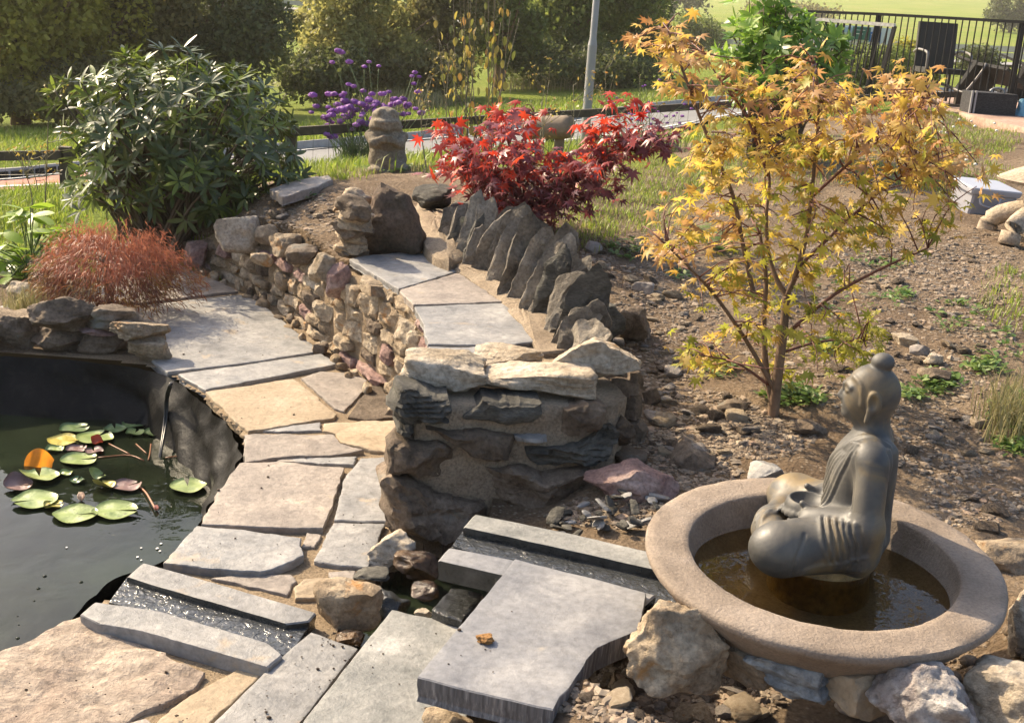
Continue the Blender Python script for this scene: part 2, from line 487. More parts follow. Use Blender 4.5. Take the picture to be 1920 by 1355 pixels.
for x, y, Y in [(60, 410, 8.6), (60, 380, 9.5), (60, 368, 10.3), (60, 335, 12.3), (60, 245, 20), (-300, 390, 10.3), (-300, 255, 20),
                (400, 345, 10.6), (600, 315, 11.8), (600, 281, 15), (600, 200, 26), (1000, 275, 14.5), (1000, 240, 19), (1000, 165, 32),
                (1250, 245, 17), (1250, 200, 24), (1250, 140, 38), (1300, 85, 90), (560, 22, 90), (1850, 125, 70), (1850, 185, 26),
                (1300, 40, 150), (1700, 0, 350), (1000, 0, 300), (1850, 60, 150), (300, -30, 300), (1400, -60, 900), (400, -90, 900), (1900, -30, 900),
                (-200, 30, 90), (2200, 120, 90), (2300, 210, 26), (2300, 40, 350)]:
    CP.append(ony(x, y, Y))
TZ = ony(1850, 232, 14.0)[2]
for x, y in [(1690, 207), (1800, 216), (1925, 250), (2100, 262), (1720, 190), (1900, 205)]: CP.append(onz(x, y, TZ))
CP = np.array(CP)
def _uv(X, Y):
    Yc = np.maximum(Y, 1.2)
    return np.stack([np.clip(X / (Yc + 1.), -.62, .62) * 2.4, np.log(Yc + 1.) * 1.8], -1)
def _k(r): return np.where(r > 1e-9, r * r * np.log(r + 1e-12), 0)
_A = _uv(CP[:, 0], CP[:, 1]); _n_ = len(CP)
_K = _k(np.linalg.norm(_A[:, None] - _A[None], axis=2)) + np.eye(_n_) * 2e-4
_P = np.c_[np.ones(_n_), _A]
_Mx = np.block([[_K, _P], [_P.T, np.zeros((3, 3))]])
_zc = np.arcsinh(CP[:, 2])
_W = np.linalg.solve(_Mx, np.r_[_zc, 0, 0, 0])
def base_h(X, Y):
    X = np.asarray(X, float); Y = np.asarray(Y, float)
    q = _uv(X, Y).reshape(-1, 2)
    o = np.zeros(len(q))
    for i in range(0, len(q), 20000):
        a = q[i:i + 20000]
        o[i:i + 20000] = _k(np.linalg.norm(a[:, None] - _A[None], axis=2)) @ _W[:_n_] + _W[_n_] + a @ _W[_n_ + 1:]
    return np.sinh(np.clip(o, -1.6, 3.7)).reshape(X.shape)
LOWZ = -.016
LAWNX = np.array([onz(x, y, 0)[:2] for x, y in [(262, 452), (-500, 470)]])
POOL = np.array([onz(x, y, 0)[:2] for x, y in [(632, 1186), (668, 1120), (700, 1072), (770, 1015), (860, 1005), (950, 1060), (920, 1180), (760, 1225), (690, 1215)]])
BASIN_C = onz(1541, 1046, .44)
def ter(X, Y):
    """height of the soil, the bedding of the paths and the fields beyond"""
    X = np.asarray(X, float); Y = np.asarray(Y, float)
    h = base_h(X, Y)
    bed = inpoly(X, Y, BED)
    near = (Y < 8.4) & ~bed
    f = np.clip((Y - 6.6) / 1.6, 0, 1)
    h = np.where(near, LOWZ * (1 - f) + np.minimum(h, .0) * f, h)
    # hollow round the basin
    r = np.hypot(X - BASIN_C[0], Y - BASIN_C[1])
    hol = np.clip(1 - r / .62, 0, 1) ** .6
    h = np.where(bed, np.minimum(h, h - (h - .07) * np.clip(hol * 1.7, 0, 1)), h)
    h = np.where(inpoly(X, Y, POOL), -.13, h)
    # small lumps in the soil
    l_ = np.where(bed & (Y < 12), .022 * fbm(np.stack([X * 3, Y * 3, 0 * X], -1), 5, 4), 0.)
    return h + l_
def ter1(x, y): return float(ter(np.array([x]), np.array([y]))[0])
def onter(px, py, t0=1.5, t1=200.):
    d = ray(px, py); d = d / d[1]
    Ys = np.geomspace(t0, t1, 900)
    P = CAM + d * Ys[:, None]
    hit = P[:, 2] < ter(P[:, 0], P[:, 1])
    if not hit.any(): return P[-1]
    i = int(np.argmax(hit))
    a, b = Ys[max(i - 1, 0)], Ys[i]
    Yb = np.linspace(a, b, 24); P = CAM + d * Yb[:, None]
    j = int(np.argmax(P[:, 2] < ter(P[:, 0], P[:, 1])))
    return P[j]

def axis(lo, hi, step, far_lo, far_hi, g):
    a = list(np.arange(lo, hi, step)); s_ = step; x = a[-1]
    while x < far_hi: s_ *= g; x += s_; a.append(x)
    s_ = step; x = lo; b = []
    while x > far_lo: s_ *= g; x -= s_; b.append(x)
    return np.array(b[::-1] + a)
gx = axis(-3.0, 3.4, .03, -900, 900, 1.065)
gy = axis(1.7, 8.4, .03, -4, 1600, 1.05)
GX, GY = np.meshgrid(gx, gy)
GZ = ter(GX, GY)
ROADN = [(-600, 392, 9.6), (-300, 386, 9.8), (0, 375, 10.0), (115, 362, 10.4), (360, 342, 11.), (600, 315, 11.8), (800, 294, 13.0), (1000, 275, 14.5), (1250, 245, 17), (1500, 222, 20), (1900, 200, 25), (2400, 190, 30)]
ROADF = [(-600, 362, 11.5), (-300, 352, 11.8), (0, 343, 12.1), (115, 331, 12.6), (360, 306, 13.6), (600, 281, 15), (800, 261, 16.8), (1000, 240, 19), (1250, 205, 23.5), (1500, 185, 27), (1900, 165, 32), (2400, 160, 38)]
RN = catmull([ony(*p)[:2] for p in ROADN], 120); RF = catmull([ony(*p)[:2] for p in ROADF], 120)
road_poly = np.vstack([RN, RF[::-1]])
GZ = np.where(inpoly(GX, GY, road_poly), GZ - .06, GZ)
ny, nx = GX.shape
def terg(X, Y):
    i = np.clip(np.searchsorted(gx, X) - 1, 0, len(gx) - 2); j = np.clip(np.searchsorted(gy, Y) - 1, 0, len(gy) - 2)
    f = np.clip((X - gx[i]) / (gx[i + 1] - gx[i]), 0, 1); g = np.clip((Y - gy[j]) / (gy[j + 1] - gy[j]), 0, 1)
    return (GZ[j, i] * (1 - f) + GZ[j, i + 1] * f) * (1 - g) + (GZ[j + 1, i] * (1 - f) + GZ[j + 1, i + 1] * f) * g
idx = np.arange(ny * nx).reshape(ny, nx)
Q = np.stack([idx[:-1, :-1], idx[:-1, 1:], idx[1:, 1:], idx[1:, :-1]], -1).reshape(-1, 4)
cx = (GX[:-1, :-1] + GX[1:, 1:]).ravel() / 2; cy = (GY[:-1, :-1] + GY[1:, 1:]).ravel() / 2
inpond = inpoly(cx, cy, POND)
# widen the hole a bit so that nothing of the bed hangs over the water
bedm = inpoly(cx, cy, BED)
nearm = (cy < 8.4)
soilm = bedm & (cy < 15) & (cx < 14) & ~((cy > 9.2) & (cx < 1.2))
patm = ~bedm & (cy < 6.9) & ~inpond
LBED = np.array([onz(x, y, 0)[:2] for x, y in [(-700, 480), (-100, 455), (215, 452), (262, 500), (262, 570), (300, 640), (290, 660), (-700, 640)]])
lb = inpoly(cx, cy, LBED) & patm
soilm = soilm | lb; patm = patm & ~lb
poolm = inpoly(cx, cy, POOL) & (patm | soilm); patm = patm & ~poolm; soilm = soilm & ~poolm
restm = ~soilm & ~patm & ~inpond & ~poolm
GV = np.c_[GX.ravel(), GY.ravel(), GZ.ravel()]
def submesh(mask):
    f = Q[mask]; u, inv = np.unique(f, return_inverse=True)
    return GV[u], inv.reshape(-1, 4)

# soil
m, t, b = newmat("stony soil"); q = NB(t); v = q.vec(False)
c = q.ramp(q.noise(v, 1.6, 6, .6, .4), [(.3, (.12, .084, .055)), (.5, (.2, .148, .1)), (.7, (.29, .225, .155))])
c = q.mix(.8, c, q.ramp(q.noise(v, 55, 5, .7), [(.3, (.4, .38, .36)), (.66, (1.15, 1.1, 1.05))]), 'MULTIPLY')
vo = q.n("ShaderNodeTexVoronoi"); vo.inputs["Scale"].default_value = 60; q.l(v, vo.inputs[0])
stn = q.mix(q.ramp(vo.outputs["Distance"], [(.22, (1, 1, 1)), (.4, (0, 0, 0))]), (0, 0, 0), q.ramp(q.noise(v, 22, 2), [(.48, (0, 0, 0)), (.56, (1, 1, 1))]))
c = q.mix(stn, c, q.mix(q.noise(v, 130, 2), (.2, .15, .1), (.36, .3, .23)))
grs = q.ramp(q.noise(v, 1.1, 5, .65, .3), [(.56, (0, 0, 0)), (.66, (1, 1, 1))])
q.l(c, b.inputs["Base Color"]); b.inputs["Roughness"].default_value = .95; b.inputs["Specular IOR Level"].default_value = .15
p_ = q.bump(q.noise(v, 24, 8, .7), .03, b); q.bump(vo.outputs["Distance"], -.006, b, .8, p_)
M_SOIL = m
# grass
def grass_mat(name, a, b_, c_, sc=.35):
    m, t, b = newmat(name); q = NB(t); v = q.vec(False)
    c = q.ramp(q.noise(v, sc, 6, .6, .3), [(.32, a), (.5, b_), (.68, c_)])
    c = q.mix(.7, c, q.ramp(q.noise(v, 14, 6, .75), [(.3, (.45, .45, .4)), (.7, (1.15, 1.15, 1.1))]), 'MULTIPLY')
    q.l(c, b.inputs["Base Color"]); b.inputs["Roughness"].default_value = .9; b.inputs["Specular IOR Level"].default_value = .1
    q.bump(q.noise(v, 18, 6, .75), .12, b)
    return m
M_FIELD = grass_mat("meadow grass", (.17, .24, .03), (.24, .3, .045), (.3, .3, .08), .12)
V_, F_ = submesh(restm)
ground = mk("ground", V_, F_, M_FIELD, origin=np.zeros(3), kind="structure")
ground["label"] = "green meadow and hillside fields beyond the garden"
V_, F_ = submesh(soilm)
soil = mk("garden_soil", V_, F_, M_SOIL, origin=np.zeros(3), kind="structure")
V_, F_ = submesh(poolm)
mk("pool_bed", V_, F_, M_WETB, origin=np.zeros(3), kind="structure")
V_, F_ = submesh(patm)
path = mk("path", V_, F_, M_MORT, origin=np.zeros(3), kind="structure")

# road, its markings and kerb
m, t, b = newmat("asphalt"); q = NB(t); v = q.vec(False)
c = q.ramp(q.noise(v, 30, 6, .7), [(.3, (.13, .128, .125)), (.7, (.2, .198, .195))])
c = q.mix(.5, c, q.ramp(q.noise(v, .8, 4), [(.35, (.75, .75, .75)), (.65, (1.1, 1.1, 1.1))]), 'MULTIPLY')
q.l(c, b.inputs["Base Color"]); b.inputs["Roughness"].default_value = .85
M_ASPH = m
def strip(name, A, B, off, mat, k=6, parent=None, kind=None):
    n = len(A); V = []
    for j in range(k):
        f = j / (k - 1); xy = A * (1 - f) + B * f
        V.append(np.c_[xy, base_h(xy[:, 0], xy[:, 1]) + off])
    V = np.stack(V, 1).reshape(-1, 3)
    F = [(i * k + j, (i + 1) * k + j, (i + 1) * k + j + 1, i * k + j + 1) for i in range(n - 1) for j in range(k - 1)]
    return mk(name, V, F, mat, parent, kind=kind)
road = strip("road", RN, RF, .02, M_ASPH, 8, kind="structure")
M_WHITE = plain_mat("road paint", (.62, .61, .58), .7, nscale=8, var=.12)
M_REDR = plain_mat("red road surfacing", (.33, .12, .08), .85, nscale=6, var=.2)
def lerp(f): return RN * (1 - f) + RF * f
wl = strip("road_marking", lerp(.93), lerp(.965), .034, M_WHITE, 2, kind="structure")
wl = strip("road_marking", lerp(.05), lerp(.08), .034, M_WHITE, 2, kind="structure")
strip("red_surfacing", lerp(.28)[6:36], lerp(.88)[6:36], .027, M_REDR, 6, kind="structure")
# oval speed roundel painted on the red patch
i0 = 19; cpt = lerp(.40)[i0]; dv = lerp(.40)[i0 + 1] - cpt; dv /= np.linalg.norm(dv); nv = np.array([-dv[1], dv[0]])
an = np.linspace(0, 2 * math.pi, 40)
o1 = cpt + 1.1 * np.cos(an)[:, None] * dv + .42 * np.sin(an)[:, None] * nv; o2 = cpt + .9 * np.cos(an)[:, None] * dv + .27 * np.sin(an)[:, None] * nv
strip("road_marking", o1, o2, .036, M_WHITE, 2, kind="structure")
M_KERB = plain_mat("kerb concrete", (.34, .32, .29), .85, nscale=10, var=.2)
M_BLACK = plain_mat("dark opening", (.012, .012, .012), .9)
kb = strip("kerb", RF, RF + np.array([.0, .16]), .12, M_KERB, 2, kind="structure")
me = kb.data
V = np.array([v.co for v in me.vertices]); n2 = len(V)
low = V.copy(); low[:, 2] -= .16
Vk = np.r_[V, low] + np.array(kb.location); F = [tuple(p.vertices) for p in me.polygons]
F += [(2 * i, 2 * i + n2, 2 * i + 2 + n2, 2 * i + 2) for i in range(n2 // 2 - 1)]
bpy.data.objects.remove(kb)
kerb = mk("kerb", Vk, F, M_KERB, kind="structure")
kk = arclen(np.c_[RF, base_h(RF[:, 0], RF[:, 1])][8:44], 60)[0]
for i in range(6, 54, 2):
    p_ = kk[i]; d_ = kk[i + 1] - kk[i]; d_ /= np.linalg.norm(d_)
    ax = np.array([d_, [-d_[1], d_[0], 0], [0, 0, 1]])
    MB().box(p_ + [0, -.002, .06], (.11, .02, .07), ax).build("kerb_drain", M_BLACK, kerb)

# far carriageway with its crash barrier
FB = catmull([ony(*p) for p in [(-300, -44, 92), (100, -12, 90), (500, 24, 88), (640, 34, 88), (900, 55, 86), (1220, 84, 82), (1340, 92, 80), (1600, 112, 74), (1920, 134, 68), (2300, 160, 62)]], 80)
fr = np.c_[FB[:, 0], FB[:, 1]]
strip("far_road", fr + [0, 1.], fr + [0, 9.], .15, plain_mat("far asphalt", (.24, .235, .23), .85), 4, kind="structure")
M_GALV = plain_mat("galvanised steel", (.3, .3, .3), .5, .3, nscale=3, var=.1)
bt = thing("crash_barrier", (FB[40][0], FB[40][1], base_h(FB[40:41, 0], FB[40:41, 1])[0]), "long silver crash barrier beside the distant road across the meadow", "barrier")
zb = base_h(FB[:, 0], FB[:, 1])
bp = np.c_[FB[:, :2], zb]
for dz in (.62, .98):
    mb = MB()
    for i in range(79):
        a, c_ = bp[i] + [0, 0, dz], bp[i + 1] + [0, 0, dz]
        d_ = (c_ - a); L = np.linalg.norm(d_); d_ /= L
        mb.box((a + c_) / 2, (L, .08, .3), np.array([d_, [-d_[1], d_[0], 0], [0, 0, 1]]))
    mb.build("barrier_rail", M_GALV, bt)
for i in range(4, 79, 3):
    MB().box(bp[i] + [0, .12, .5], (.1, .1, 1.1)).build("barrier_post", M_GALV, bt)

# ================================================================== pond
WATZ = -.25
PC = POND.mean(0)
ring, _ = arclen(catmull(np.vstack([POND]), 400), 320)
def liner_ring(z, out, seed):
    n_ = np.gradient(ring, axis=0); n_ = np.c_[-n_[:, 1], n_[:, 0]]; n_ /= np.linalg.norm(n_, axis=1)[:, None]
    if inpoly(np.array([ring[100, 0] + n_[100, 0] * .05]), np.array([ring[100, 1] + n_[100, 1] * .05]), POND)[0]: n_ = -n_
    s_ = np.arange(len(ring)) * .012
    wr = .06 * np.abs(fbm(np.c_[s_ * 3.2 + z * 4, np.full(len(s_), z * 2.6), 0 * s_], 3, 3)) + .012 * np.abs(fbm(np.c_[s_ * 9 - z * 9, np.full(len(s_), z * 3. + 5), 0 * s_], 8, 2))
    return np.c_[ring + n_ * out[:, None] - n_ * np.abs(wr)[:, None], np.full(len(ring), z)]
zs = [-.02, -.05, -.08, -.11, -.14, -.17, -.20, -.23, -.26, -.30, -.36, -.45, -.6]
LV = np.stack([liner_ring(z, np.full(len(ring), -.012 - .02 * i * .6), i) for i, z in enumerate(zs)], 0)
k1, k2 = LV.shape[:2]
LF = np.array([(i * k2 + j, i * k2 + j + 1, (i + 1) * k2 + j + 1, (i + 1) * k2 + j) for i in range(k1 - 1) for j in range(k2 - 1)])
M_LINER = plain_mat("black rubber liner", (.012, .011, .01), .5, spec=.16, nscale=9, var=.7, bump=.01)
_q = NB(M_LINER.node_tree); _b = M_LINER.node_tree.nodes["Principled BSDF"]
_q.l(_q.ramp(_q.noise(_q.vec(), 14, 6, .7, .6), [(.5, (.004, .0037, .0034)), (.8, (.018, .016, .013))]), _b.inputs["Base Color"])
liner = mk("pond_liner", LV.reshape(-1, 3), LF, M_LINER)
tag(liner, "creased black rubber liner lining the walls of the lily pond", "pond liner")
m, t, b = newmat("pond bed"); q = NB(t); v = q.vec(False)
q.l(q.ramp(q.noise(v, 3.5, 6, .65, .8), [(.35, (.012, .013, .006)), (.55, (.035, .033, .012)), (.72, (.09, .07, .02))]), b.inputs["Base Color"])
b.inputs["Roughness"].default_value = .9
bedz = -.58
mk("pond_bed", np.c_[np.vstack([POND, [[-4.2, 4.6], [-4.2, 3.]]])[:17], np.full(17, bedz)], [tuple(range(17))[::-1]], m, kind="structure")
m, t, b = newmat("pond water"); q = NB(t); v = q.vec(False)
gl = q.n("ShaderNodeBsdfGlossy"); gl.inputs["Roughness"].default_value = .015
tp = q.n("ShaderNodeBsdfTransparent")
df = q.n("ShaderNodeBsdfDiffuse"); q.l(q.ramp(q.noise(v, 1.1, 5, .6, .5), [(.35, (.012, .018, .014)), (.65, (.045, .06, .03))]), df.inputs[0])
tp.inputs[0].default_value = (.5, .52, .36, 1)
mxa = q.n("ShaderNodeMixShader"); q.l(q.ramp(q.noise(v, 1.7, 5, .6, .8), [(.4, (.3, .3, .3)), (.62, (.75, .75, .75))]), mxa.inputs[0]); q.l(tp.outputs[0], mxa.inputs[1]); q.l(df.outputs[0], mxa.inputs[2])
fr_ = q.n("ShaderNodeFresnel"); fr_.inputs[0].default_value = 1.33
mxb = q.n("ShaderNodeMixShader"); q.l(fr_.outputs[0], mxb.inputs[0]); q.l(mxa.outputs[0], mxb.inputs[1]); q.l(gl.outputs[0], mxb.inputs[2])
bm_ = q.n("ShaderNodeBump"); bm_.inputs["Distance"].default_value = .012; bm_.inputs["Strength"].default_value = .25
q.l(q.noise(v, 7, 3, .5, .4), bm_.inputs["Height"])
q.l(bm_.outputs[0], gl.inputs["Normal"]); q.l(bm_.outputs[0], fr_.inputs["Normal"])
q.l(mxb.outputs[0], t.nodes["Material Output"].inputs[0])
M_WATER = m
wv = np.c_[POND, np.full(len(POND), WATZ)]
water = mk("pond_water", wv, [tuple(range(len(POND)))[::-1]], M_WATER, kind="structure", smooth=False)

# lily pads, each its own
def pad_mesh(px, py, rx, ang, tilt=0., curl=0.):
    c = onz(px, py, WATZ + .006); r = rx * mpp(c)
    n = 30; gap = .16
    an = ang + gap + np.linspace(0, 2 * math.pi - 2 * gap, n)
    V = [c + [.0, 0, 0]]
    for k, f in enumerate((.33, .66, .9, 1.0)):
        w = 1 + .03 * np.sin(an * 5 + px)
        z = .004 * np.sin(an * 3 + py) * f + (.006 if f == 1 else 0) + curl * f * f * np.maximum(0, np.cos(an - ang - 2)) 
        V.append(c + np.c_[np.cos(an) * r * f * w, np.sin(an) * r * f * w, z])
    V = np.vstack([V[0][None]] + V[1:])
    F = [(0, 1 + j, 2 + j) for j in range(n - 1)]
    for k in range(3):
        F += [(1 + k * n + j, 1 + (k + 1) * n + j, 1 + (k + 1) * n + j + 1, 1 + k * n + j + 1) for j in range(n - 1)]
    return V, F
def padmat(name, a, b_):
    m, t, b = newmat(name); q = NB(t); v = q.vec()
    c = q.ramp(q.noise(v, 14, 5, .6, .4), [(.3, a), (.65, b_)])
    c = q.mix(q.ramp(q.noise(v, 60, 2), [(.66, (0, 0, 0)), (.72, (1, 1, 1))]), c, (.08, .06, .03))
    q.l(c, b.inputs["Base Color"]); b.inputs["Roughness"].default_value = .38
    q.bump(q.noise(v, 30, 3), .004, b)
    return m
M_PADG = padmat("green lily pad", (.14, .2, .05), (.3, .36, .13)); M_PADY = padmat("yellow lily pad", (.3, .26, .04), (.5, .42, .1))
M_PADP = padmat("purple lily pad", (.13, .07, .06), (.24, .15, .13)); M_PADO = leaf_mat("orange lily leaf", [(.7, .22, .02), (.8, .32, .03)], .5)
M_PADD = padmat("shaded green pad", (.07, .12, .05), (.14, .2, .08))  # darker copy of the green pad, pond shade put into its colour
GP = "lily pads floating on the pond"
pads = [((142, 964), 41, .4, M_PADG, "pale green lily pad touching its twin beside the open water"), ((216, 957), 42, 0.1, M_PADG, "pale green lily pad touching its twin beside the open water"),
        ((66, 938), 42, 3.6, M_PADG, "round green lily pad with a smaller leaf tucked under its rim"), ((100, 948), 18, .5, M_PADY, "small yellow green lily leaf half under a round pad"),
        ((74, 895), 36, 2., M_PADG, "curled green lily pad just below the folded orange leaf"), ((148, 861), 33, .3, M_PADG, "olive lily pad overlapped by two brownish pads"),
        ((143, 842), 19, 1., M_PADP, "small brownish lily pad overlapping the olive one"), ((176, 846), 17, 2., M_PADP, "narrow purplish lily pad beside the red leaf"),
        ((237, 912), 28, .9, M_PADP, "dusky purple lily pad joined to the pink bud stalk"), ((352, 913), 34, 1.9, M_PADG, "lone green lily pad at the paved edge of the pond"),
        ((390, 880), 28, 2.4, M_PADY, "yellowing lily pad against the pond wall"), ((119, 826), 30, .2, M_PADY, "speckled yellow lily pad among the shaded pads"),
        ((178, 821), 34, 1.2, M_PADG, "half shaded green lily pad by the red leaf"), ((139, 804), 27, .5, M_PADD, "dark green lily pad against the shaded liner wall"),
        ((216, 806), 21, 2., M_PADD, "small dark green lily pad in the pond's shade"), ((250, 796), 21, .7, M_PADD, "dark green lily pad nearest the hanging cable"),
        ((253, 811), 17, 1.6, M_PADG, "half lit lily pad beside the hanging cable"), ((285, 812), 17, .4, M_PADG, "green lily pad floating next to the hanging cable"),
        ((195, 911), 21, 2.2, M_PADY, "crumpled yellow lily leaf next to the purple pad"), ((183, 895), 15, 1., M_PADG, "tiny green lily leaf above the crumpled yellow one"),
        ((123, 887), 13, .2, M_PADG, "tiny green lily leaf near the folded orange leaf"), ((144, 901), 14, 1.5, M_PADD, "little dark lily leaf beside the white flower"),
        ((103, 842), 17, .9, M_PADG, "small pale lily pad under the speckled yellow one"), ((35, 912), 26, .3, M_PADP, "submerged brownish lily pad off the curled green one")]
for i, ((x, y), rx, an_, mt, lb) in enumerate(pads):
    V, F = pad_mesh(x, y, rx, an_, curl=.03 if 'curl' in lb or 'crump' in lb else 0.)
    V[:, 2] += .0012 * (i % 5)
    tag(mk("lily_pad", V, F, mt), lb, "lily pad", GP)
# folded orange leaf standing up
c = onz(70, 876, WATZ); s_ = mpp(c); n = 14
a_ = np.linspace(0, math.pi, n); V = []
for k in range(n):
    f = k / (n - 1); x = (f - .5) * 52 * s_; h = 34 * s_ * math.sin(math.pi * min(1, .12 + f * .8)) ** .7
    V += [c + [x, .0, -.01], c + [x, .012 + .012 * math.sin(f * 9), h * .55], c + [x + .004, .025, h]]
F = [(3 * k + j, 3 * k + 3 + j, 3 * k + 4 + j, 3 * k + 1 + j) for k in range(n - 1) for j in range(2)]
tag(mk("lily_leaf", np.array(V), F, M_PADO), "folded glowing orange lily leaf standing out of the water", "lily leaf")
# red leaf
c = onz(182, 833, WATZ + .01); V, F = pad_mesh(182, 833, 11, .3, curl=.02)
tag(mk("fallen_leaf", V + [0, 0, .012], F, leaf_mat("dark red leaf", [(.25, .03, .02), (.3, .05, .02)], .2)), "small dark red leaf floating beside the lily pads", "leaf")
V, F = pad_mesh(322, 832, 10, .3); V[:, 1] = V[:, 1].mean() + (V[:, 1] - V[:, 1].mean()) * .5
tag(mk("fallen_leaf", V, F, leaf_mat("lime leaf", [(.4, .5, .04), (.45, .55, .05)], .2)), "lime green leaf floating below the wrinkled liner", "leaf")
def flower(name, px, py, size, col, label, stalk=None):
    c = onz(px, py, WATZ); t = thing(name, c, label, "water lily", None)
    s_ = mpp(c) * size
    mt = leaf_mat(name + " petal " + str(px), col, .3, .5)
    for k in range(7):
        a = k / 7 * 2 * math.pi; op = .32 if k % 2 else .2
        d = np.array([math.cos(a), math.sin(a), 0]); sd = np.array([-d[1], d[0], 0])
        V = []
        for f, w, o_ in ((0, .1, .0), (.3, .42, .45), (.65, .40, .5), (1., .04, op)):
            p0 = c + d * s_ * o_ + EZ * s_ * (f * 1.35 + .05)
            V += [p0 - sd * s_ * w * .8, p0 + d * s_ * .08, p0 + sd * s_ * w * .8]
        F = [(3 * i + j, 3 * i + j + 1, 3 * i + 4 + j, 3 * i + 3 + j) for i in range(3) for j in range(2)]
        mk("petal", np.array(V), F, mt, t)
    if stalk:
        P = catmull([onz(x, y, WATZ + z) for x, y, z in stalk], 12)
        MB().tube(P, .004, 5).build("stalk", plain_mat("lily stalk", (.3, .11, .04), .5), t, smooth=True)
    return t
flower("water_lily", 152, 938, 12, [(.75, .62, .52), (.7, .55, .45)], "half open creamy white water lily flower beside the paired pads")
flower("water_lily_bud", 293, 957, 8, [(.6, .3, .26), (.65, .34, .3)], "closed pink water lily bud on a reddish stalk", [(262, 912, .0), (275, 925, .012), (292, 955, .012)])
for k, pts in enumerate([[(203, 831), (225, 842), (243, 851)], [(180, 858), (240, 853), (270, 863)], [(283, 832), (281, 850), (278, 862)], [(255, 832), (275, 850)], [(310, 858), (340, 855), (362, 862)]]):
    P = catmull([onz(x, y, WATZ + .004) for x, y in pts], 8)
    o = MB().tube(P, .003, 4).build("lily_stalk", plain_mat("underwater stalk%d" % k, (.22, .08, .03), .4), smooth=True)
    tag(o, "thin reddish lily stalk trailing just under the water surface", "stalk", "lily stalks in the water")
# bubbles and petals drifting on the water
for k, (x, y, r) in enumerate([(84, 1080, 4), (72, 1103, 4), (152, 1091, 4), (64, 1126, 2.5), (33, 1155, 2), (35, 1171, 2), (33, 1196, 4), (258, 1045, 2.5), (265, 1051, 2), (302, 1020, 2.5), (295, 1029, 3), (300, 1034, 2.5), (265, 1028, 2), (125, 1027, 2)]):
    c = onz(x, y, WATZ); V, F = cubesphere(3)
    if k < 7: tag(mk("bubble", V * r * mpp(c) * [1, 1, .6] + c, F, M_WATER), "clear round bubble floating on the open pond water", "bubble", "bubbles on the pond")
    else: tag(mk("fallen_petal", V * r * mpp(c) * [1, 1.4, .2] + c + [0, 0, .003], F, M_WHITE), "tiny pale petal drifting on the open pond water", "petal", "petals on the pond")
# pump cable hanging over the edge
for k, off in enumerate((0, 8)):
    P = catmull([onz(322 + off * .3, 716, .01), onz(318 + off * .4, 722, .03), onz(311 + off * .5, 745, -.06), onz(308 + off * .5, 790, -.16), onz(302 + off * .3, 835, -.22), onz(297 + off * .2, 868, -.27)], 24)
    o = MB().tube(P, .0055, 6).build("pump_cable", plain_mat("cable%d" % k, (.03, .03, .028), .35), smooth=True)
    tag(o, "black pump cable hanging from the paving into the pond", "cable", "pump cables at the pond edge")

# ================================================================== paving
def S_(name, pts, z, th, mat, seed, label=None, **k):
    o = slabpx(name, pts, z, th, mat, path, seed, **k)
    if label: o["label"] = label
    return o
pv = "paving_slab"
S_(pv, [(150, 560), (245, 585), (262, 574), (350, 563), (452, 551), (480, 562), (510, 585), (560, 625), (600, 658), (450, 681), (313, 698), (270, 660)], 0, .045, M_SLATE, 1, rough=.0022)
S_(pv, [(180, 470), (285, 462), (345, 500), (400, 523), (447, 545), (350, 556), (262, 568), (180, 560)], -.002, .04, M_SLATE2, 2)
S_(pv, [(120, 440), (240, 440), (280, 458), (180, 465), (100, 462)], -.004, .04, M_SLATE2, 30)
S_(pv, [(333, 701), (450, 685), (602, 662), (632, 681), (500, 708), (386, 730)], .004, .04, M_SLATE, 3)
S_(pv, [(386, 734), (470, 721), (550, 709), (590, 740), (629, 775), (627, 783), (530, 798), (464, 808), (420, 768)], -.002, .05, M_SANDS, 4)
S_(pv, [(565, 708), (600, 695), (670, 699), (687, 712), (679, 735), (646, 770), (627, 764)], -.004, .04, M_SLATE2, 5)
S_(pv, [(695, 723), (714, 720), (732, 756), (744, 783), (689, 787), (652, 780), (672, 750)], -.003, .04, M_BROWN, 6, rough=.004)
S_(pv, [(490, 807), (560, 796), (600, 791), (602, 806), (540, 808)], -.006, .035, M_SLATE, 7)
S_(pv, [(606, 791), (680, 789), (745, 789), (745, 813), (730, 846), (693, 844), (640, 828), (627, 811), (606, 806)], -.002, .04, M_SANDS, 8, rough=.004)
S_(pv, [(458, 812), (540, 812), (626, 814), (638, 831), (684, 842), (639, 850), (528, 857), (459, 864)], .004, .05, M_SLATE2, 9, rough=.004)
S_(pv, [(513, 864), (524, 860), (600, 857), (670, 855), (664, 870), (600, 868)], -.004, .035, M_SLATE, 10)
S_(pv, [(448, 867), (511, 865), (646, 875), (628, 930), (606, 990), (544, 989), (460, 984), (378, 981), (404, 929)], .006, .045, M_SLATE2, 11, rough=.003, label="pinkish grey paving slab with hairline cracks")
S_(pv, [(677, 858), (735, 854), (726, 977), (700, 976), (626, 973), (645, 896)], 0, .045, M_SLATE, 12)
S_(pv, [(575, 997), (603, 1001), (590, 1025), (566, 1023)], -.006, .035, M_SLATE2, 13)
S_(pv, [(369, 984), (462, 992), (561, 1008), (560, 1020), (571, 1039), (536, 1057), (487, 1069), (404, 1065), (304, 1055), (334, 1022)], .012, .05, M_SLATE, 14, rough=.0035, label="large slate paving slab with a rounded end at the pond edge")
S_(pv, [(626, 980), (722, 981), (708, 1012), (690, 1062), (640, 1058), (589, 1050), (610, 1008)], .0, .045, M_SLATE, 15)
S_(pv, [(394, 1082), (470, 1077), (544, 1075), (557, 1088), (537, 1114), (445, 1093)], -.006, .035, M_SLATE2, 16)
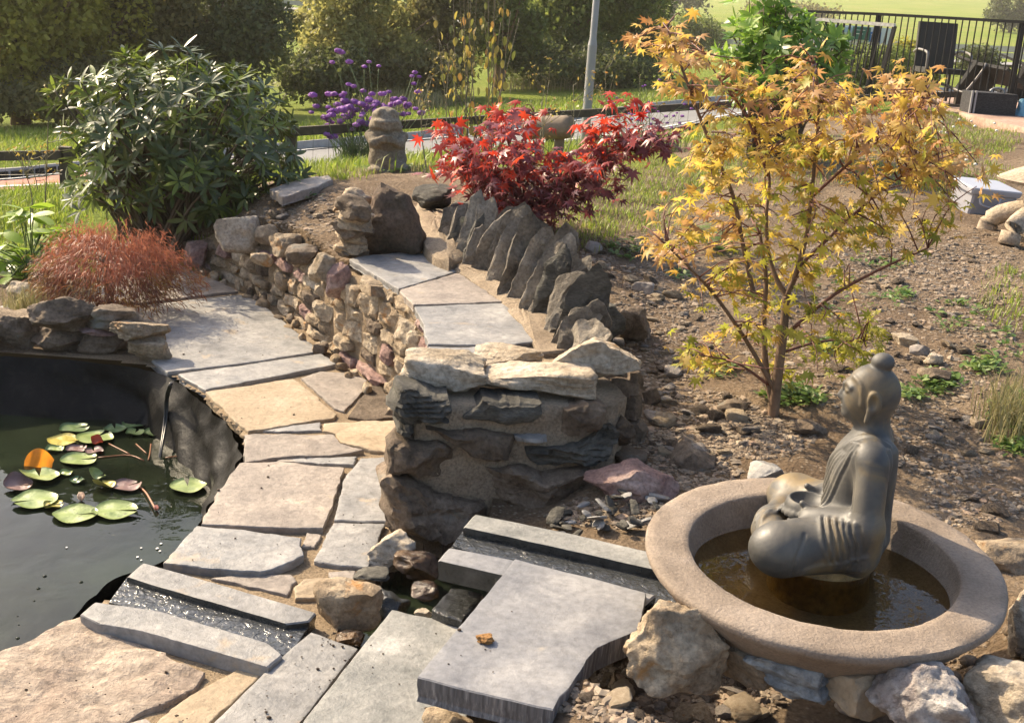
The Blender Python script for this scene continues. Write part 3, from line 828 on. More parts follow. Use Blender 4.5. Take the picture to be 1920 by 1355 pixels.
S_(pv, [(569, 1087), (606, 1081), (622, 1102), (611, 1120), (550, 1122), (554, 1099)], -.003, .035, M_SANDS, 17, rough=.005)
S_(pv, [(616, 1071), (668, 1068), (664, 1090), (628, 1110)], -.004, .035, M_SLATE2, 18)
S_(pv, [(0, 1218), (67, 1193), (117, 1163), (147, 1161), (207, 1181), (300, 1218), (337, 1246), (392, 1260), (367, 1287), (300, 1320), (226, 1353), (140, 1420), (-200, 1420), (-200, 1290)], 0, .06, M_RIVEN, 19, rough=.008, edge=.008, nscale=11, m=110, rings=16, label="large riven buff paving slab in the pond corner")
S_(pv, [(457, 1246), (498, 1257), (440, 1310), (393, 1357), (330, 1420), (240, 1420), (297, 1346), (327, 1320)], -.004, .05, M_SANDS, 20)
S_(pv, [(213, 1357), (273, 1346), (290, 1357), (230, 1430), (140, 1430)], -.004, .04, M_SLATE2, 21)
# cracks and loose crumbs are in the slabs' own relief; a few dark chips of soil lie about
# ---- channels
def channel(name, label, railA, railB, bed, z, zb, th, mats, loc, cap=None):
    t = thing(name, loc, label, "water channel")
    slabpx("channel_edge", railA, z, th, mats[0], t, 41, bevel=.005, edge=.0015, rough=.0008)
    slabpx("channel_edge", railB, z, th, mats[1], t, 42, bevel=.005, edge=.0015, rough=.0008)
    slabpx("channel_floor", bed, zb, .03, mats[2], t, 43, edge=.0)
    for ob_ in [c_ for c_ in t.children if c_.name.startswith("channel_edge")][:2 if z > .1 else 1]:      # side faces wet from the stream, their shade also put into the dark colour
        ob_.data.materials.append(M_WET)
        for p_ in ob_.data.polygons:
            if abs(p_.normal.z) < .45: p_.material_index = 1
    return t
m, t, b = newmat("running water film"); q = NB(t); v = q.vec(False)
b.inputs["Base Color"].default_value = (.04, .042, .042, 1); b.inputs["Roughness"].default_value = .14; b.inputs["Specular IOR Level"].default_value = .7
q.bump(q.noise(v, 38, 4, .55, .8), .010, b, .9)
M_FILM = m
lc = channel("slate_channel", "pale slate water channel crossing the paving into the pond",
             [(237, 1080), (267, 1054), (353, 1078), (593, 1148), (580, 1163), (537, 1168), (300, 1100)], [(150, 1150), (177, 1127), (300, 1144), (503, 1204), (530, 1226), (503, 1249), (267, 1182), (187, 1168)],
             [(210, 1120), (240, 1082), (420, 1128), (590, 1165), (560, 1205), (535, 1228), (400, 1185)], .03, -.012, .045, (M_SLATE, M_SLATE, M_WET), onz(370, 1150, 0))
slabpx("channel_water", [(203, 1128), (238, 1082), (420, 1128), (585, 1163), (556, 1208), (532, 1228), (400, 1190), (280, 1150)], .012, .012, M_FILM, lc, 3, edge=0, bevel=.001)
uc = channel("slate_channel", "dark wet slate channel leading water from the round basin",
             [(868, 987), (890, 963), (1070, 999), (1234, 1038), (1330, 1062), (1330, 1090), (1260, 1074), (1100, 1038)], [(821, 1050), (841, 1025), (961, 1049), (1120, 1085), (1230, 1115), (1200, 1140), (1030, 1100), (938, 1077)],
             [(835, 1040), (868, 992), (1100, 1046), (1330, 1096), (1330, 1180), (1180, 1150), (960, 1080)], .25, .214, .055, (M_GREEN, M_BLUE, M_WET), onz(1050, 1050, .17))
slabpx("channel_water", [(848, 1022), (868, 994), (1100, 1046), (1320, 1096), (1320, 1150), (1180, 1130), (960, 1062)], .224, .006, M_FILM, uc, 4, edge=0, bevel=.001)
# ---- stepped slabs
o = slabpx("step_slab", [(398, 1357), (500, 1255), (584, 1183), (620, 1197), (672, 1213), (620, 1280), (560, 1357), (500, 1440), (330, 1440)], .015, .05, M_SLATE, None, 22, edge=.0015)
tag(o, "grey slate step flush with the paving beside the pale channel", "stone slab", "stepped slate slabs")
o = slabpx("step_slab", [(735, 1141), (779, 1151), (870, 1166), (900, 1250), (860, 1400), (520, 1440), (571, 1347), (640, 1260)], .10, .05, M_GREEN, None, 23, rough=.0015, edge=.002)
tag(o, "speckled greenish slate step lying under the thick blue slab", "stone slab", "stepped slate slabs")
o = slabpx("step_slab", [(943, 1075), (965, 1046), (1090, 1078), (1211, 1110), (1206, 1150), (1194, 1182), (1150, 1200), (1121, 1213), (1100, 1236), (1085, 1263), (1066, 1290), (1049, 1306), (1038, 1330), (900, 1298), (782, 1268), (860, 1174)], .262, .06, M_BLUE, None, 24, rough=.0008, m=160, back=.998, edge=.0015)
tag(o, "thick blue grey slate slab with a wavy cut edge", "stone slab", "stepped slate slabs")
m, t, b = newmat("split slate edge"); q = NB(t)
mp = q.n("ShaderNodeMapping"); mp.inputs["Scale"].default_value = (95, 95, 3); q.l(q.vec(False), mp.inputs[0])
ns = q.noise(mp.outputs[0], 1., 4, .7)
q.l(q.ramp(ns, [(.35, (.07, .07, .075)), (.55, (.15, .15, .155)), (.72, (.36, .35, .34))]), b.inputs["Base Color"]); b.inputs["Roughness"].default_value = .7; q.bump(ns, .006, b)
o.data.materials.append(m)
for p_ in o.data.polygons:
    if abs(p_.normal.z) < .45: p_.material_index = 1
o = slabpx("slate_piece", [(844, 1100), (875, 1103), (906, 1112), (890, 1140), (866, 1162), (835, 1152), (811, 1141)], .125, .05, M_WET, None, 25)
tag(o, "wet slate spill stone below the upper channel", "stone slab")

# ================================================================== retaining wall beside the path
wc, WL = arclen(catmull(WALLB, 200), 400)
wx = np.array([proj([p[0], p[1], 0])[0] for p in wc])
WH = np.interp(wx, [262, 300, 345, 380, 400, 460, 520, 600, 640, 660, 760], [.05, .09, .13, .2, .26, .28, .34, .38, .4, .43, .43])
wu = np.linspace(0, WL, 400)
wt = np.gradient(wc, axis=0); wt /= np.linalg.norm(wt, axis=1)[:, None]
wn = np.c_[wt[:, 1], -wt[:, 0]]
if wn[200] @ np.array([-1, -.3]) < 0: wn = -wn
gw = thing("garden_wall", (*wc[200], 0), "low curved retaining wall of buff and pink rubble stone beside the path", "stone wall")
def wframe(u, z, off=0.):
    i = int(np.clip(u / WL * 399, 0, 399))
    o = np.array([*(wc[i] + wn[i] * off), z])
    ez = np.array([*wn[i], 0.12]); ez /= np.linalg.norm(ez)
    ex = np.array([*wt[i], 0]); ey = np.cross(ez, ex)
    if ey[2] < 0: ex = -ex; ey = np.cross(ez, ex)
    return o, ex, ey, ez
r3 = np.random.default_rng(11)
def jag(w, h, r, k=9, j=.16):
    """irregular rounded-block outline"""
    a = (np.arange(k) + r.uniform(-.3, .3, k)) / k * 2 * math.pi
    e = 5.5
    x = np.sign(np.cos(a)) * np.abs(np.cos(a)) ** (2 / e) * w / 2 * (1 + r.uniform(-j, j * .4, k))
    y = np.sign(np.sin(a)) * np.abs(np.sin(a)) ** (2 / e) * h / 2 * (1 + r.uniform(-j, j * .4, k))
    return np.c_[x, y]
z0 = -.02; row = 0
wallmats = [M_TAN] * 11 + [M_PALE] * 3 + [M_PINK] * 2 + [M_BROWN] * 2
while z0 < .42:
    hh = r3.choice([.06, .075, .09, .105]); u = r3.uniform(-.05, .03)
    while u < WL + .03:
        w = r3.uniform(.12, .32) if hh < .08 else r3.uniform(.1, .25)
        uc_ = u + w / 2
        H = np.interp(uc_, wu, WH)
        if z0 + hh * .6 < H and uc_ < WL + .02:
            h2 = hh * r3.uniform(.85, 1.05)
            fr = wframe(uc_, z0 + hh / 2 + r3.uniform(-.006, .006), -.012 + r3.uniform(-.012, .02))
            pillow("stone", jag(w * .96, h2 * .96, r3), fr, .13, wallmats[r3.integers(len(wallmats))], gw, bulge=r3.uniform(.006, .02), rough=.013, seed=int(r3.integers(1e6)), m=34, rings=5, bevel=.006, nscale=15, tilt=r3.uniform(-.16, .16), soft=.05, edge=.007, sharp=22, facets=3)
        u += w + .008
    z0 += hh + .004; row += 1
# bedding mortar of the wall, set back behind the stones
V = []
for i in range(0, 400, 3):
    for off, z in ((-.03, -.06), (-.03, .0), (-.035, WH[i] * .5), (-.04, WH[i] - .015), (-.09, WH[i] - .005), (-.2, WH[i] - .02), (-.2, -.06)):
        V.append([*(wc[i] + wn[i] * (off + .008 * math.sin(i * 1.7 + z * 60))), z])
n7 = len(V) // 7
F = [(i * 7 + j, i * 7 + 7 + j, i * 7 + 8 + j, i * 7 + 1 + j) for i in range(n7 - 1) for j in range(6)]
mk("mortar", np.array(V), F, M_MORT, gw)
# larger stones along the top of the wall
for bx, z, mt, sd in [((398, 398, 484, 470), .24, M_PALE, 1), ((478, 418, 528, 462), .28, M_TAN, 2), ((505, 432, 566, 478), .3, M_TAN, 3), ((536, 450, 604, 496), .32, M_BROWN, 4), ((578, 470, 632, 530), .34, M_PALE, 5),
                      ((296, 420, 352, 468), .02, M_TAN, 6), ((345, 452, 392, 500), .03, M_PINK, 7), ((470, 470, 512, 500), .22, M_TAN, 8), ((612, 490, 660, 560), .28, M_PINK, 9)]:
    o = rockpx("stone", bx, z, 100 + sd, mt, .9, n=12, rough=.09, square=5)
    o.parent = gw; o.location = o.location - gw.location
# rubble, mortar droppings and small stones at the foot of the wall
for k in range(34):
    u = r3.uniform(.3, WL - .1); i = int(u / WL * 399)
    p_ = wc[i] + wn[i] * r3.uniform(.02, .075)
    o = rock("stone", (*p_, LOWZ), np.array([r3.uniform(.03, .09), r3.uniform(.03, .06), r3.uniform(.03, .07)]), 900 + k, [M_TAN, M_BROWN, M_MORT][k % 3], rot=(0, 0, r3.uniform(0, 3)), n=5, sink=.1)
    o.parent = gw; o.location = o.location - gw.location

# ================================================================== stone pier at the end of the seat
pA, pB = onz(722, 1004, 0), onz(1215, 872, .24)
pe = (pB - pA)[:2]; PWID = np.linalg.norm(pe); pe /= PWID
pn = np.array([pe[1], -pe[0]])
if pn[1] > 0: pn = -pn
def onpier(px, py, off=0.):
    d = ray(px, py); n3 = np.array([*pn, 0]); a = np.array([*(pA[:2] + pn * off), 0])
    t_ = ((a - CAM) @ n3) / (d @ n3); return CAM + d * t_
pier = thing("stone_pier", (*(pA[:2] + pe * PWID * .45 - pn * .2), 0), "mortared rubble stone pier ending the slate seat", "stone pier")
pe3 = np.array([*pe, 0.]); pn3 = np.array([*pn, 0.])
def pstone(zpts, mat, seed, bulge=.03, rough=.014, depth=.16, off=.0, **k):
    P = [onpier(680 + u / 3, 600 + v / 3) for u, v in zpts]
    q2 = np.array([[(p - np.array([*pA[:2], 0])) @ pe3, p[2]] for p in P])
    fr = (np.array([*(pA[:2] + pn * (off + .012)), 0]), pe3, EZ, pn3)
    o = pillow("stone", q2, fr, depth, mat, pier, bulge=bulge, rough=rough, seed=seed, m=56, rings=7, bevel=.010, nscale=12, soft=.05, edge=.008, sharp=22, facets=3, **k)
    return o
pstone([(160, 510), (210, 395), (330, 405), (495, 430), (500, 490), (460, 530), (500, 560), (400, 560), (210, 540)], M_DARK, 1, .03, .02, strata=60)
pstone([(575, 550), (690, 455), (850, 462), (1010, 465), (1015, 520), (960, 575), (860, 590), (700, 570)], M_DARK, 2, .02, .01)
pstone([(1115, 640), (1140, 510), (1250, 480), (1370, 490), (1345, 600), (1230, 650)], M_BROWN, 3, .02)
pstone([(180, 630), (195, 590), (290, 590), (300, 620), (240, 665)], M_DARK, 4, .02)
pstone([(360, 605), (480, 640), (640, 625), (850, 660), (830, 790), (700, 790), (620, 770), (480, 680)], M_BROWN, 5, .03)
pstone([(860, 650), (1045, 646), (1048, 682), (870, 682)], M_SLATE, 6, .012, .003)
pstone([(935, 710), (1000, 700), (1130, 715), (1290, 660), (1400, 590), (1460, 650), (1380, 760), (1250, 810), (1010, 815), (950, 790)], M_DARK, 7, .03, .02, strata=50)
pstone([(140, 720), (200, 660), (280, 690), (420, 690), (515, 740), (515, 860), (480, 895), (330, 890), (150, 860)], M_BROWN, 8, .045, .02)
pstone([(530, 880), (620, 820), (800, 830), (1000, 850), (1180, 830), (1290, 810), (1230, 950), (1200, 1050), (1060, 1070), (900, 1055), (840, 1020), (680, 1015), (580, 950)], M_BROWN, 9, .06, .022)
pstone([(105, 900), (160, 870), (300, 930), (480, 1000), (680, 1050), (720, 1090), (640, 1180), (540, 1210), (440, 1230), (320, 1215), (180, 1170), (115, 1090)], M_BROWN, 11, .08, .028, .2)
pstone([(1420, 640), (1480, 560), (1540, 620), (1560, 720), (1480, 760), (1400, 740)], M_BROWN, 12, .0, .02, off=-.06)
# sides of the pier, seen at a slant
for bx, z, mt, sd in [((728, 690, 790, 752), .4, M_TAN, 9), ((720, 930, 800, 1012), -.03, M_BROWN, 10), ((1170, 690, 1206, 730), .4, M_BROWN, 11), ((1140, 830, 1210, 880), .2, M_BROWN, 12), ((1140, 724, 1200, 790), .3, M_BROWN, 1), ((1158, 770, 1212, 835), .22, M_BROWN, 2), ((1135, 700, 1196, 745), .38, M_BROWN, 3), ((736, 745, 790, 800), .36, M_DARK, 4), ((732, 800, 775, 860), .25, M_BROWN, 7), ((722, 860, 770, 940), .1, M_BROWN, 8)]:
    o = rockpx("stone", bx, z, 140 + sd, mt, 1.1, n=12, rough=.09, square=5); o.parent = pier; o.location = o.location - pier.location
# cap stones
for bx, z, mt, sd, ry in [((756, 648, 908, 738), .455, M_PALE, 21, .03), ((904, 662, 1112, 748), .45, M_PALE, 22, .0), ((1036, 630, 1192, 724), .47, M_PALE, 23, -.12), ((890, 640, 1016, 690), .48, M_PALE, 24, 0.)]:
    o = rockpx("cap_stone", bx, z - .02, 160 + sd, mt, .7, n=24, rough=.08, square=9, cuts=7, ry=ry, strata=.06); o.parent = pier; o.location = o.location - pier.location
# mortar core
core = []
for k, (f, d_) in enumerate([(.10, -.03), (.25, -.016), (.5, -.014), (.72, -.02), (.88, -.04), (.93, -.12), (.93, -.3), (.86, -.44), (.5, -.5), (.16, -.45), (.09, -.3), (.08, -.12)]):
    core.append(pA[:2] + pe * PWID * f + pn * d_)
core = resample(core, 60)[0]
V = []
zl = np.linspace(-.06, .43, 16)
for z in zl:
    q3 = np.c_[core, np.full(60, z)]
    d3 = .012 * fbm(q3 * 9, 4, 3)
    V.append(q3 + np.c_[(core - core.mean(0)) * d3[:, None] * 3, 0 * d3])
V = np.concatenate(V); F = [(i * 60 + j, i * 60 + (j + 1) % 60, i * 60 + 60 + (j + 1) % 60, i * 60 + 60 + j) for i in range(15) for j in range(60)] + [tuple(900 + j for j in range(60))]
mk("mortar", V, F, M_MORTG, pier)

# ================================================================== slate seat
seat = thing("garden_bench", onz(830, 570, .40), "curved seat of pale slate slabs on top of the wall", "bench")
SZ = .45
for k, pts in enumerate([[(653, 484), (700, 477), (782, 470), (830, 490), (862, 508), (747, 541), (700, 513)], [(748, 543), (860, 511), (900, 538), (942, 565), (775, 571)],
                         [(776, 574), (944, 567), (975, 600), (1006, 640), (960, 644), (867, 646), (803, 644), (792, 605)], [(804, 649), (867, 650), (962, 648), (985, 680), (840, 690), (806, 680)]]):
    slabpx("seat_slab", pts, SZ + .002 * (k % 2), .032, M_SLATE2 if k == 1 else M_SLATE, seat, 50 + k, bevel=.004)
# sand and mortar bed under the seat
P = [onz(x, y, SZ)[:2] for x, y in [(685, 488), (782, 472), (850, 490), (905, 530), (960, 570), (1010, 630), (1060, 680), (960, 720), (850, 700), (840, 640), (812, 572), (780, 542)]]
pillow("mortar", P, ((0, 0, SZ - .018), EX, EY, EZ), .1, M_MORT, seat, rough=.004, m=60)
# ================================================================== upright slates behind the seat
up = thing("slate_edging", onz(960, 570, .42), "row of jagged slates set on edge behind the seat", "slate edging")
uc2, UL = arclen(catmull([onz(x, y, .45) for x, y in [(800, 472), (838, 492), (872, 514), (910, 540), (950, 570), (985, 608), (1012, 642), (1030, 672)]], 100), 200)
r4 = np.random.default_rng(23)
NU = 34
for k in range(NU):
    f = (k + .3) / NU; i = int(f * 199)
    tg = uc2[min(i + 3, 199)] - uc2[max(i - 3, 0)]; tg /= np.linalg.norm(tg)
    nb = np.array([-tg[1], tg[0], 0]);
    if nb[0] < 0: nb = -nb
    hh = np.interp(f, [0, .15, .5, .85, 1], [.27, .36, .38, .33, .25]) * r4.uniform(.72, 1.15)
    w = r4.uniform(.11, .18)
    lean = r4.uniform(.2, .5)
    ey = EZ * math.cos(lean) + nb * math.sin(lean) * .85 + tg * r4.uniform(-.28, .1); ey /= np.linalg.norm(ey)
    turn = r4.uniform(.0, .9)
    ez = -tg * -1 * math.cos(turn) + -nb * math.sin(turn) * 1.0
    ez = tg * math.cos(turn) - nb * math.sin(turn); ez -= ey * (ez @ ey); ez /= np.linalg.norm(ez)
    ex = np.cross(ey, ez)
    o_ = uc2[i] + nb * (w * .42 + r4.uniform(0, .07)) + np.array([0, 0, -.05])
    tp = r4.uniform(.25, .75)
    tp = r4.uniform(-.5, .5); poly = [(-w / 2, -.02), (w / 2, -.02), (w / 2 * r4.uniform(.9, 1.15), hh * r4.uniform(.4, .6)), (w / 2 * r4.uniform(.75, 1.05), hh * (.86 + .16 * tp + r4.uniform(-.09, .04))), (w * .22, hh * (.95 + .1 * tp + r4.uniform(-.06, .04))), (w * r4.uniform(-.08, .1), hh * r4.uniform(.88, 1.03)), (-w * .26, hh * (.95 - .1 * tp + r4.uniform(-.1, .04))), (-w / 2 * r4.uniform(.75, 1.), hh * (.84 - .18 * tp + r4.uniform(-.1, .04))), (-w / 2 * r4.uniform(.9, 1.1), hh * r4.uniform(.35, .6))]
    pillow("slate", poly, (o_, ex, ey, ez), r4.uniform(.016, .042), M_UPR if r4.random() < .85 else M_DARK, up, bulge=.012, rough=.009, seed=300 + k, m=48, rings=6, bevel=.004, edge=.006, nscale=14, sharp=20, soft=.02, facets=2)
for k, (bx, z, mt) in enumerate([((1060, 560, 1170, 648), .36, M_DARK), ((1010, 590, 1070, 650), .4, M_UPR), ((1040, 620, 1110, 650), .42, M_UPR), ((1075, 530, 1130, 590), .4, M_DARK), ((1020, 500, 1090, 560), .4, M_UPR), ((960, 430, 1010, 480), .46, M_UPR), ((1150, 570, 1215, 640), .35, M_BROWN)]):
    V, F = rockV(520 + k, 12, 12, 5, .09, .12)
    x0, y0, x1, y1 = bx
    o = rockpx("slate", bx, z, 520 + k, mt, .8, n=12, cuts=14, square=5, rough=.09, strata=.12, rx=.2, rz=.5 * (k % 3)); o.parent = up; o.location = o.location - up.location
# mortar holding the slates
P = [uc2[i] + np.array([-.02, -.01, 0]) for i in range(0, 200, 12)]
Pb = [uc2[i] + np.array([.22, .12, 0]) for i in range(0, 200, 12)]
pillow("mortar", np.array([p[:2] for p in P + Pb[::-1]]), ((0, 0, .455), EX, EY, EZ), .1, M_MORTG, up, rough=.012, m=90, bulge=.02)

# ================================================================== stones at the head of the seat
hs = onz(735, 474, .45); Yh = hs[1]
pts = [(600 + u / 3, 300 + v / 3) for u, v in [(230, 535), (228, 330), (262, 240), (290, 180), (320, 125), (400, 150), (470, 200), (530, 300), (562, 420), (566, 525), (400, 535)]]
q2 = np.array([[p[0], p[2]] for p in [ony(x, y, Yh) for x, y in pts]])
nz = np.array([-.18, -.97, .12]); nz /= np.linalg.norm(nz); exh = np.cross(EZ, nz); exh /= np.linalg.norm(exh); eyh = np.cross(nz, exh)
if exh[0] < 0: exh, eyh = -exh, -eyh
q2 = q2 - [hs[0], hs[2]]
o = pillow("standing_stone", q2, (hs, np.array([.98, -.18, 0]), np.array([0, .1, .99]), nz), .13, stone_mat("rusty brown stone", [(.06, .055, .04), (.12, .085, .06), (.17, .115, .08)], 6, 60, bump=.01, var=0), rough=.02, bulge=.035, m=80, rings=10, bevel=.012, nscale=9, edge=.008, sharp=28)
tag(o, "tall rusty brown standing stone at the head of the seat", "standing stone")
st = thing("stacked_stones", onz(655, 480, .45), "stack of thin buff stone flakes beside the standing stone", "stone stack")
rs3 = np.random.default_rng(2)
for k in range(7):
    y = 482 - k * 13; jx = rs3.uniform(-9, 7)
    o = rockpx("stone", (624 + jx, y - rs3.uniform(24, 44), 698 + rs3.uniform(-12, 4), y + 4), .43 + k * .036, 560 + k, M_TAN if k % 3 else M_BROWN, 1.1, n=12, rough=.11, square=5, cuts=14, sink=.25, ry=rs3.uniform(.0, .35), rz=rs3.uniform(-.5, .5), strata=.08)
    o.parent = st; o.location = o.location - st.location
def loose(name, bx, z, seed, mat, label, cat="stone", group=None, **k):
    kw = dict(dep=.85, n=14, rough=.08, square=4.5, cuts=12); kw.update(k); d_ = kw.pop('dep')
    return tag(rockpx(name, bx, z, seed, mat, d_, **kw), label, cat, group)
loose("boulder", (622, 346, 702, 402), .55, 31, M_TAN, "squat brown and buff boulder topping the flake stack", "boulder")
loose("boulder", (772, 342, 852, 394), .55, 32, M_DARK, "flat dark boulder set in mortar behind the standing stone", "boulder")
loose("boulder", (822, 374, 908, 430), .46, 33, M_DARK, "dark boulder with a rusty edge at the top of the slate row", "boulder")
loose("boulder", (730, 336, 778, 352), .5, 34, M_BROWN, "small grey stone behind the standing stone's peak", "boulder")
V = onz(790, 420, .45)
pillow("mortar_fillet", np.array([onz(x, y, .5)[:2] for x, y in [(760, 400), (800, 370), (860, 420), (880, 470), (840, 490), (800, 470)]]), ((0, 0, .5), EX, EY, EZ), .2, M_MORTG, None, rough=.02, bulge=.04, m=40)
tag(bpy.data.objects["mortar_fillet"], "smeared grey mortar between the standing stone and dark boulders", "mortar")
o = slabpx("loose_slab", [(508, 347), (560, 334), (618, 331), (622, 343), (590, 356), (530, 368)], .53, .05, M_SLATE2, None, 70, rough=.006, edge=.008, bevel=.006, tilt=.12)
tag(o, "loose pale stone slab lying on top of the soil mound", "stone slab")

# ================================================================== stones between the channels and the pool
loose("boulder", (589, 1090, 711, 1186), -.03, 41, M_TAN, "squared buff block between the paving and the dark pool", "boulder", dep=.62, rz=-.5, square=9, cuts=6)
loose("boulder", (686, 1096, 762, 1178), -.04, 42, M_WET, "wet blue black stone with a rusty streak in the pool", "boulder", rz=-.6)
loose("boulder", (762, 1086, 822, 1132), -.02, 43, M_WETB, "rounded wet amber brown stone in the pool", "boulder", square=2.6)
loose("boulder", (686, 990, 788, 1072), -.03, 44, M_PALE, "rough buff stone at the foot of the pier", "boulder", n=18, rough=.1)
loose("boulder", (658, 1060, 728, 1094), 0, 45, M_DARK, "small dark slate lump on the paving's end", "boulder")
loose("boulder", (734, 1030, 822, 1090), -.02, 46, M_WETB, "wet dark brown stone under the upper channel's lip", "boulder")
loose("boulder", (776, 1136, 812, 1160), .08, 47, M_PALE, "small cream stone at the tip of the speckled step", "boulder")
loose("boulder", (820, 1136, 868, 1166), .08, 48, M_PALE, "cream stone wedged beside the wet spill stone", "boulder")
loose("boulder", (630, 1175, 690, 1215), -.03, 49, M_WETB, "flat wet brown stone beneath the squared buff block", "boulder")
loose("boulder", (790, 1320, 900, 1400), .1, 50, M_TAN, "buff stone propping up the thick blue slab", "boulder")
for k, (x, y) in enumerate([(905, 1180), (960, 1230)]):
    pass
for k, (bx) in enumerate([(880, 1100, 960, 1200), (950, 1130, 1060, 1240), (900, 1200, 1000, 1330)]):
    loose("boulder", (bx[0], bx[1] + 60, bx[2], bx[3] + 40), .0, 80 + k, M_BROWN, "rough packing stone wedged under the thick blue slab", "boulder", "packing stones under the slab", sink=.0)
loose("mortar_crumb", (890, 1186, 926, 1209), .262, 51, stone_mat("ochre mortar", [(.3, .15, .05), (.45, .25, .09)], 9, 60, bump=.01, var=0), "ochre mortar crumb lying on the thick blue slab", "mortar crumb", rough=.2, square=2.5, sink=.02)
pl = np.array([onz(x, y, -.04)[:2] for x, y in [(640, 1180), (700, 1080), (780, 1010), (880, 1000), (950, 1080), (900, 1180), (760, 1220)]])
mk("pool_water", np.c_[pl, np.full(7, -.07)], [tuple(range(7))[::-1]], M_WATER, kind="structure", smooth=False)
# large stones round the basin
BG = "boulders ringing the basin"
loose("boulder", (1165, 1128, 1352, 1300), .25, 61, M_TAN, "broad rough buff boulder between the blue slab and basin", "boulder", BG, n=26, rough=.12, dep=.75, rz=.3)
loose("boulder", (1330, 1165, 1450, 1290), .24, 62, M_TAN, "low buff boulder bedded in mortar against the basin", "boulder", BG, n=18)
loose("boulder", (1395, 1196, 1570, 1310), .26, 63, stone_mat("blue white quartz stone", [(.14, .16, .18), (.3, .32, .33), (.55, .54, .5)], 8, 50, bump=.012, var=0), "blue grey boulder with white veins before the basin", "boulder", BG, n=20, rough=.12)
loose("boulder", (1600, 1222, 1826, 1400), .26, 64, stone_mat("white crystalline stone", [(.28, .22, .2), (.55, .5, .46), (.75, .72, .68)], 10, 50, bump=.02, var=0), "large white crystalline boulder in front of the basin", "boulder", BG, n=28, rough=.13, dep=.7)
loose("boulder", (1535, 1236, 1660, 1345), .26, 65, M_SANDS, "smooth sandy boulder beside the white crystalline one", "boulder", BG, n=16)
loose("boulder", (1795, 1226, 2000, 1400), .27, 66, M_PALE, "cream boulder with orange staining beyond the white one", "boulder", BG, n=22, rough=.1)
loose("boulder", (1870, 1085, 1990, 1240), .18, 67, M_PALE, "upright pale boulder shading the pebble hollow", "boulder", BG, n=18)
loose("boulder", (1790, 985, 1975, 1095), .2, 68, M_TAN, "long buff boulder behind the basin's shaded rim", "boulder", BG, n=18)
loose("boulder", (1665, 912, 1765, 968), .2, 69, M_TAN, "lichen spotted boulder behind the statue's back", "boulder", BG, n=16)
loose("boulder", (1745, 960, 1885, 1032), .2, 70, M_SLATE, "flat flaking grey slate boulder behind the basin", "boulder", BG, n=16, square=7)
loose("boulder", (1093, 850, 1268, 948), .18, 71, M_PINK, "smooth pinkish boulder at the pier's far foot", "boulder", BG, n=20, square=3, dep=.6)
loose("boulder", (1238, 815, 1338, 892), .19, 72, M_BROWN, "angular grey brown boulder beside the pinkish one", "boulder", BG, n=16)
loose("boulder", (1400, 858, 1475, 905), .27, 73, M_SLATE, "blue grey slate flake behind the basin rim", "boulder", BG, square=6)

# ================================================================== round stone basin
bc = BASIN_C
prof = [(0.001, -.225), (.10, -.225), (.17, -.21), (.25, -.175), (.325, -.115), (.375, -.06), (.402, -.026), (.411, -.016), (.4155, -.008), (.4155, .002), (.411, .0075), (.39, .009), (.36, .009), (.33, .009), (.315, .0075), (.311, .003), (.309, -.014), (.303, -.03), (.29, -.07), (.262, -.105), (.22, -.125), (.13, -.135), (0.001, -.136)]
n = 120; an = np.arange(n) / n * 2 * math.pi
prof = np.array(prof)
pr = np.concatenate([prof[i] + (prof[i + 1] - prof[i]) * np.linspace(0, 1, max(1, int(np.linalg.norm(prof[i + 1] - prof[i]) / .012)), endpoint=False)[:, None] for i in range(len(prof) - 1)] + [prof[-1:]])
V = np.array([[r * math.cos(a), r * math.sin(a), z] for r, z in pr for a in an])
V += (V * [1, 1, .3]) * (.004 * fbm(V * 9, 2, 4))[:, None] + np.c_[0 * V[:, :2], .0016 * fbm(V * 40, 5, 3)]
BT = rotm(R_(4.2), R_(-.5), 0)
V = V @ BT.T
k = len(pr); F = np.array([(i * n + j, i * n + (j + 1) % n, i * n + n + (j + 1) % n, i * n + n + j) for i in range(k - 1) for j in range(n)])
basin = mk("stone_basin", V + bc, F, M_CAST, sharp=50)
tag(basin, "wide round cast stone basin with a flat rim holding the statue", "basin")
wa = np.array([[.3 * math.cos(a), .3 * math.sin(a), -.052] for a in an])
mt, t, b = newmat("amber basin water"); q = NB(t); v = q.vec(False)
gl = q.n("ShaderNodeBsdfGlossy"); gl.inputs["Roughness"].default_value = .01
tp = q.n("ShaderNodeBsdfTransparent"); tp.inputs[0].default_value = (.86, .72, .45, 1)
fr_ = q.n("ShaderNodeFresnel"); fr_.inputs[0].default_value = 1.33
mx = q.n("ShaderNodeMixShader"); q.l(fr_.outputs[0], mx.inputs[0]); q.l(tp.outputs[0], mx.inputs[1]); q.l(gl.outputs[0], mx.inputs[2])
bm_ = q.n("ShaderNodeBump"); bm_.inputs["Distance"].default_value = .003; bm_.inputs["Strength"].default_value = .4
q.l(q.noise(v, 26, 2, .5, .4), bm_.inputs["Height"]); q.l(bm_.outputs[0], gl.inputs["Normal"])
q.l(mx.outputs[0], t.nodes["Material Output"].inputs[0])
mk("basin_water", wa + bc, [tuple(range(n))], mt, kind="structure", smooth=False)

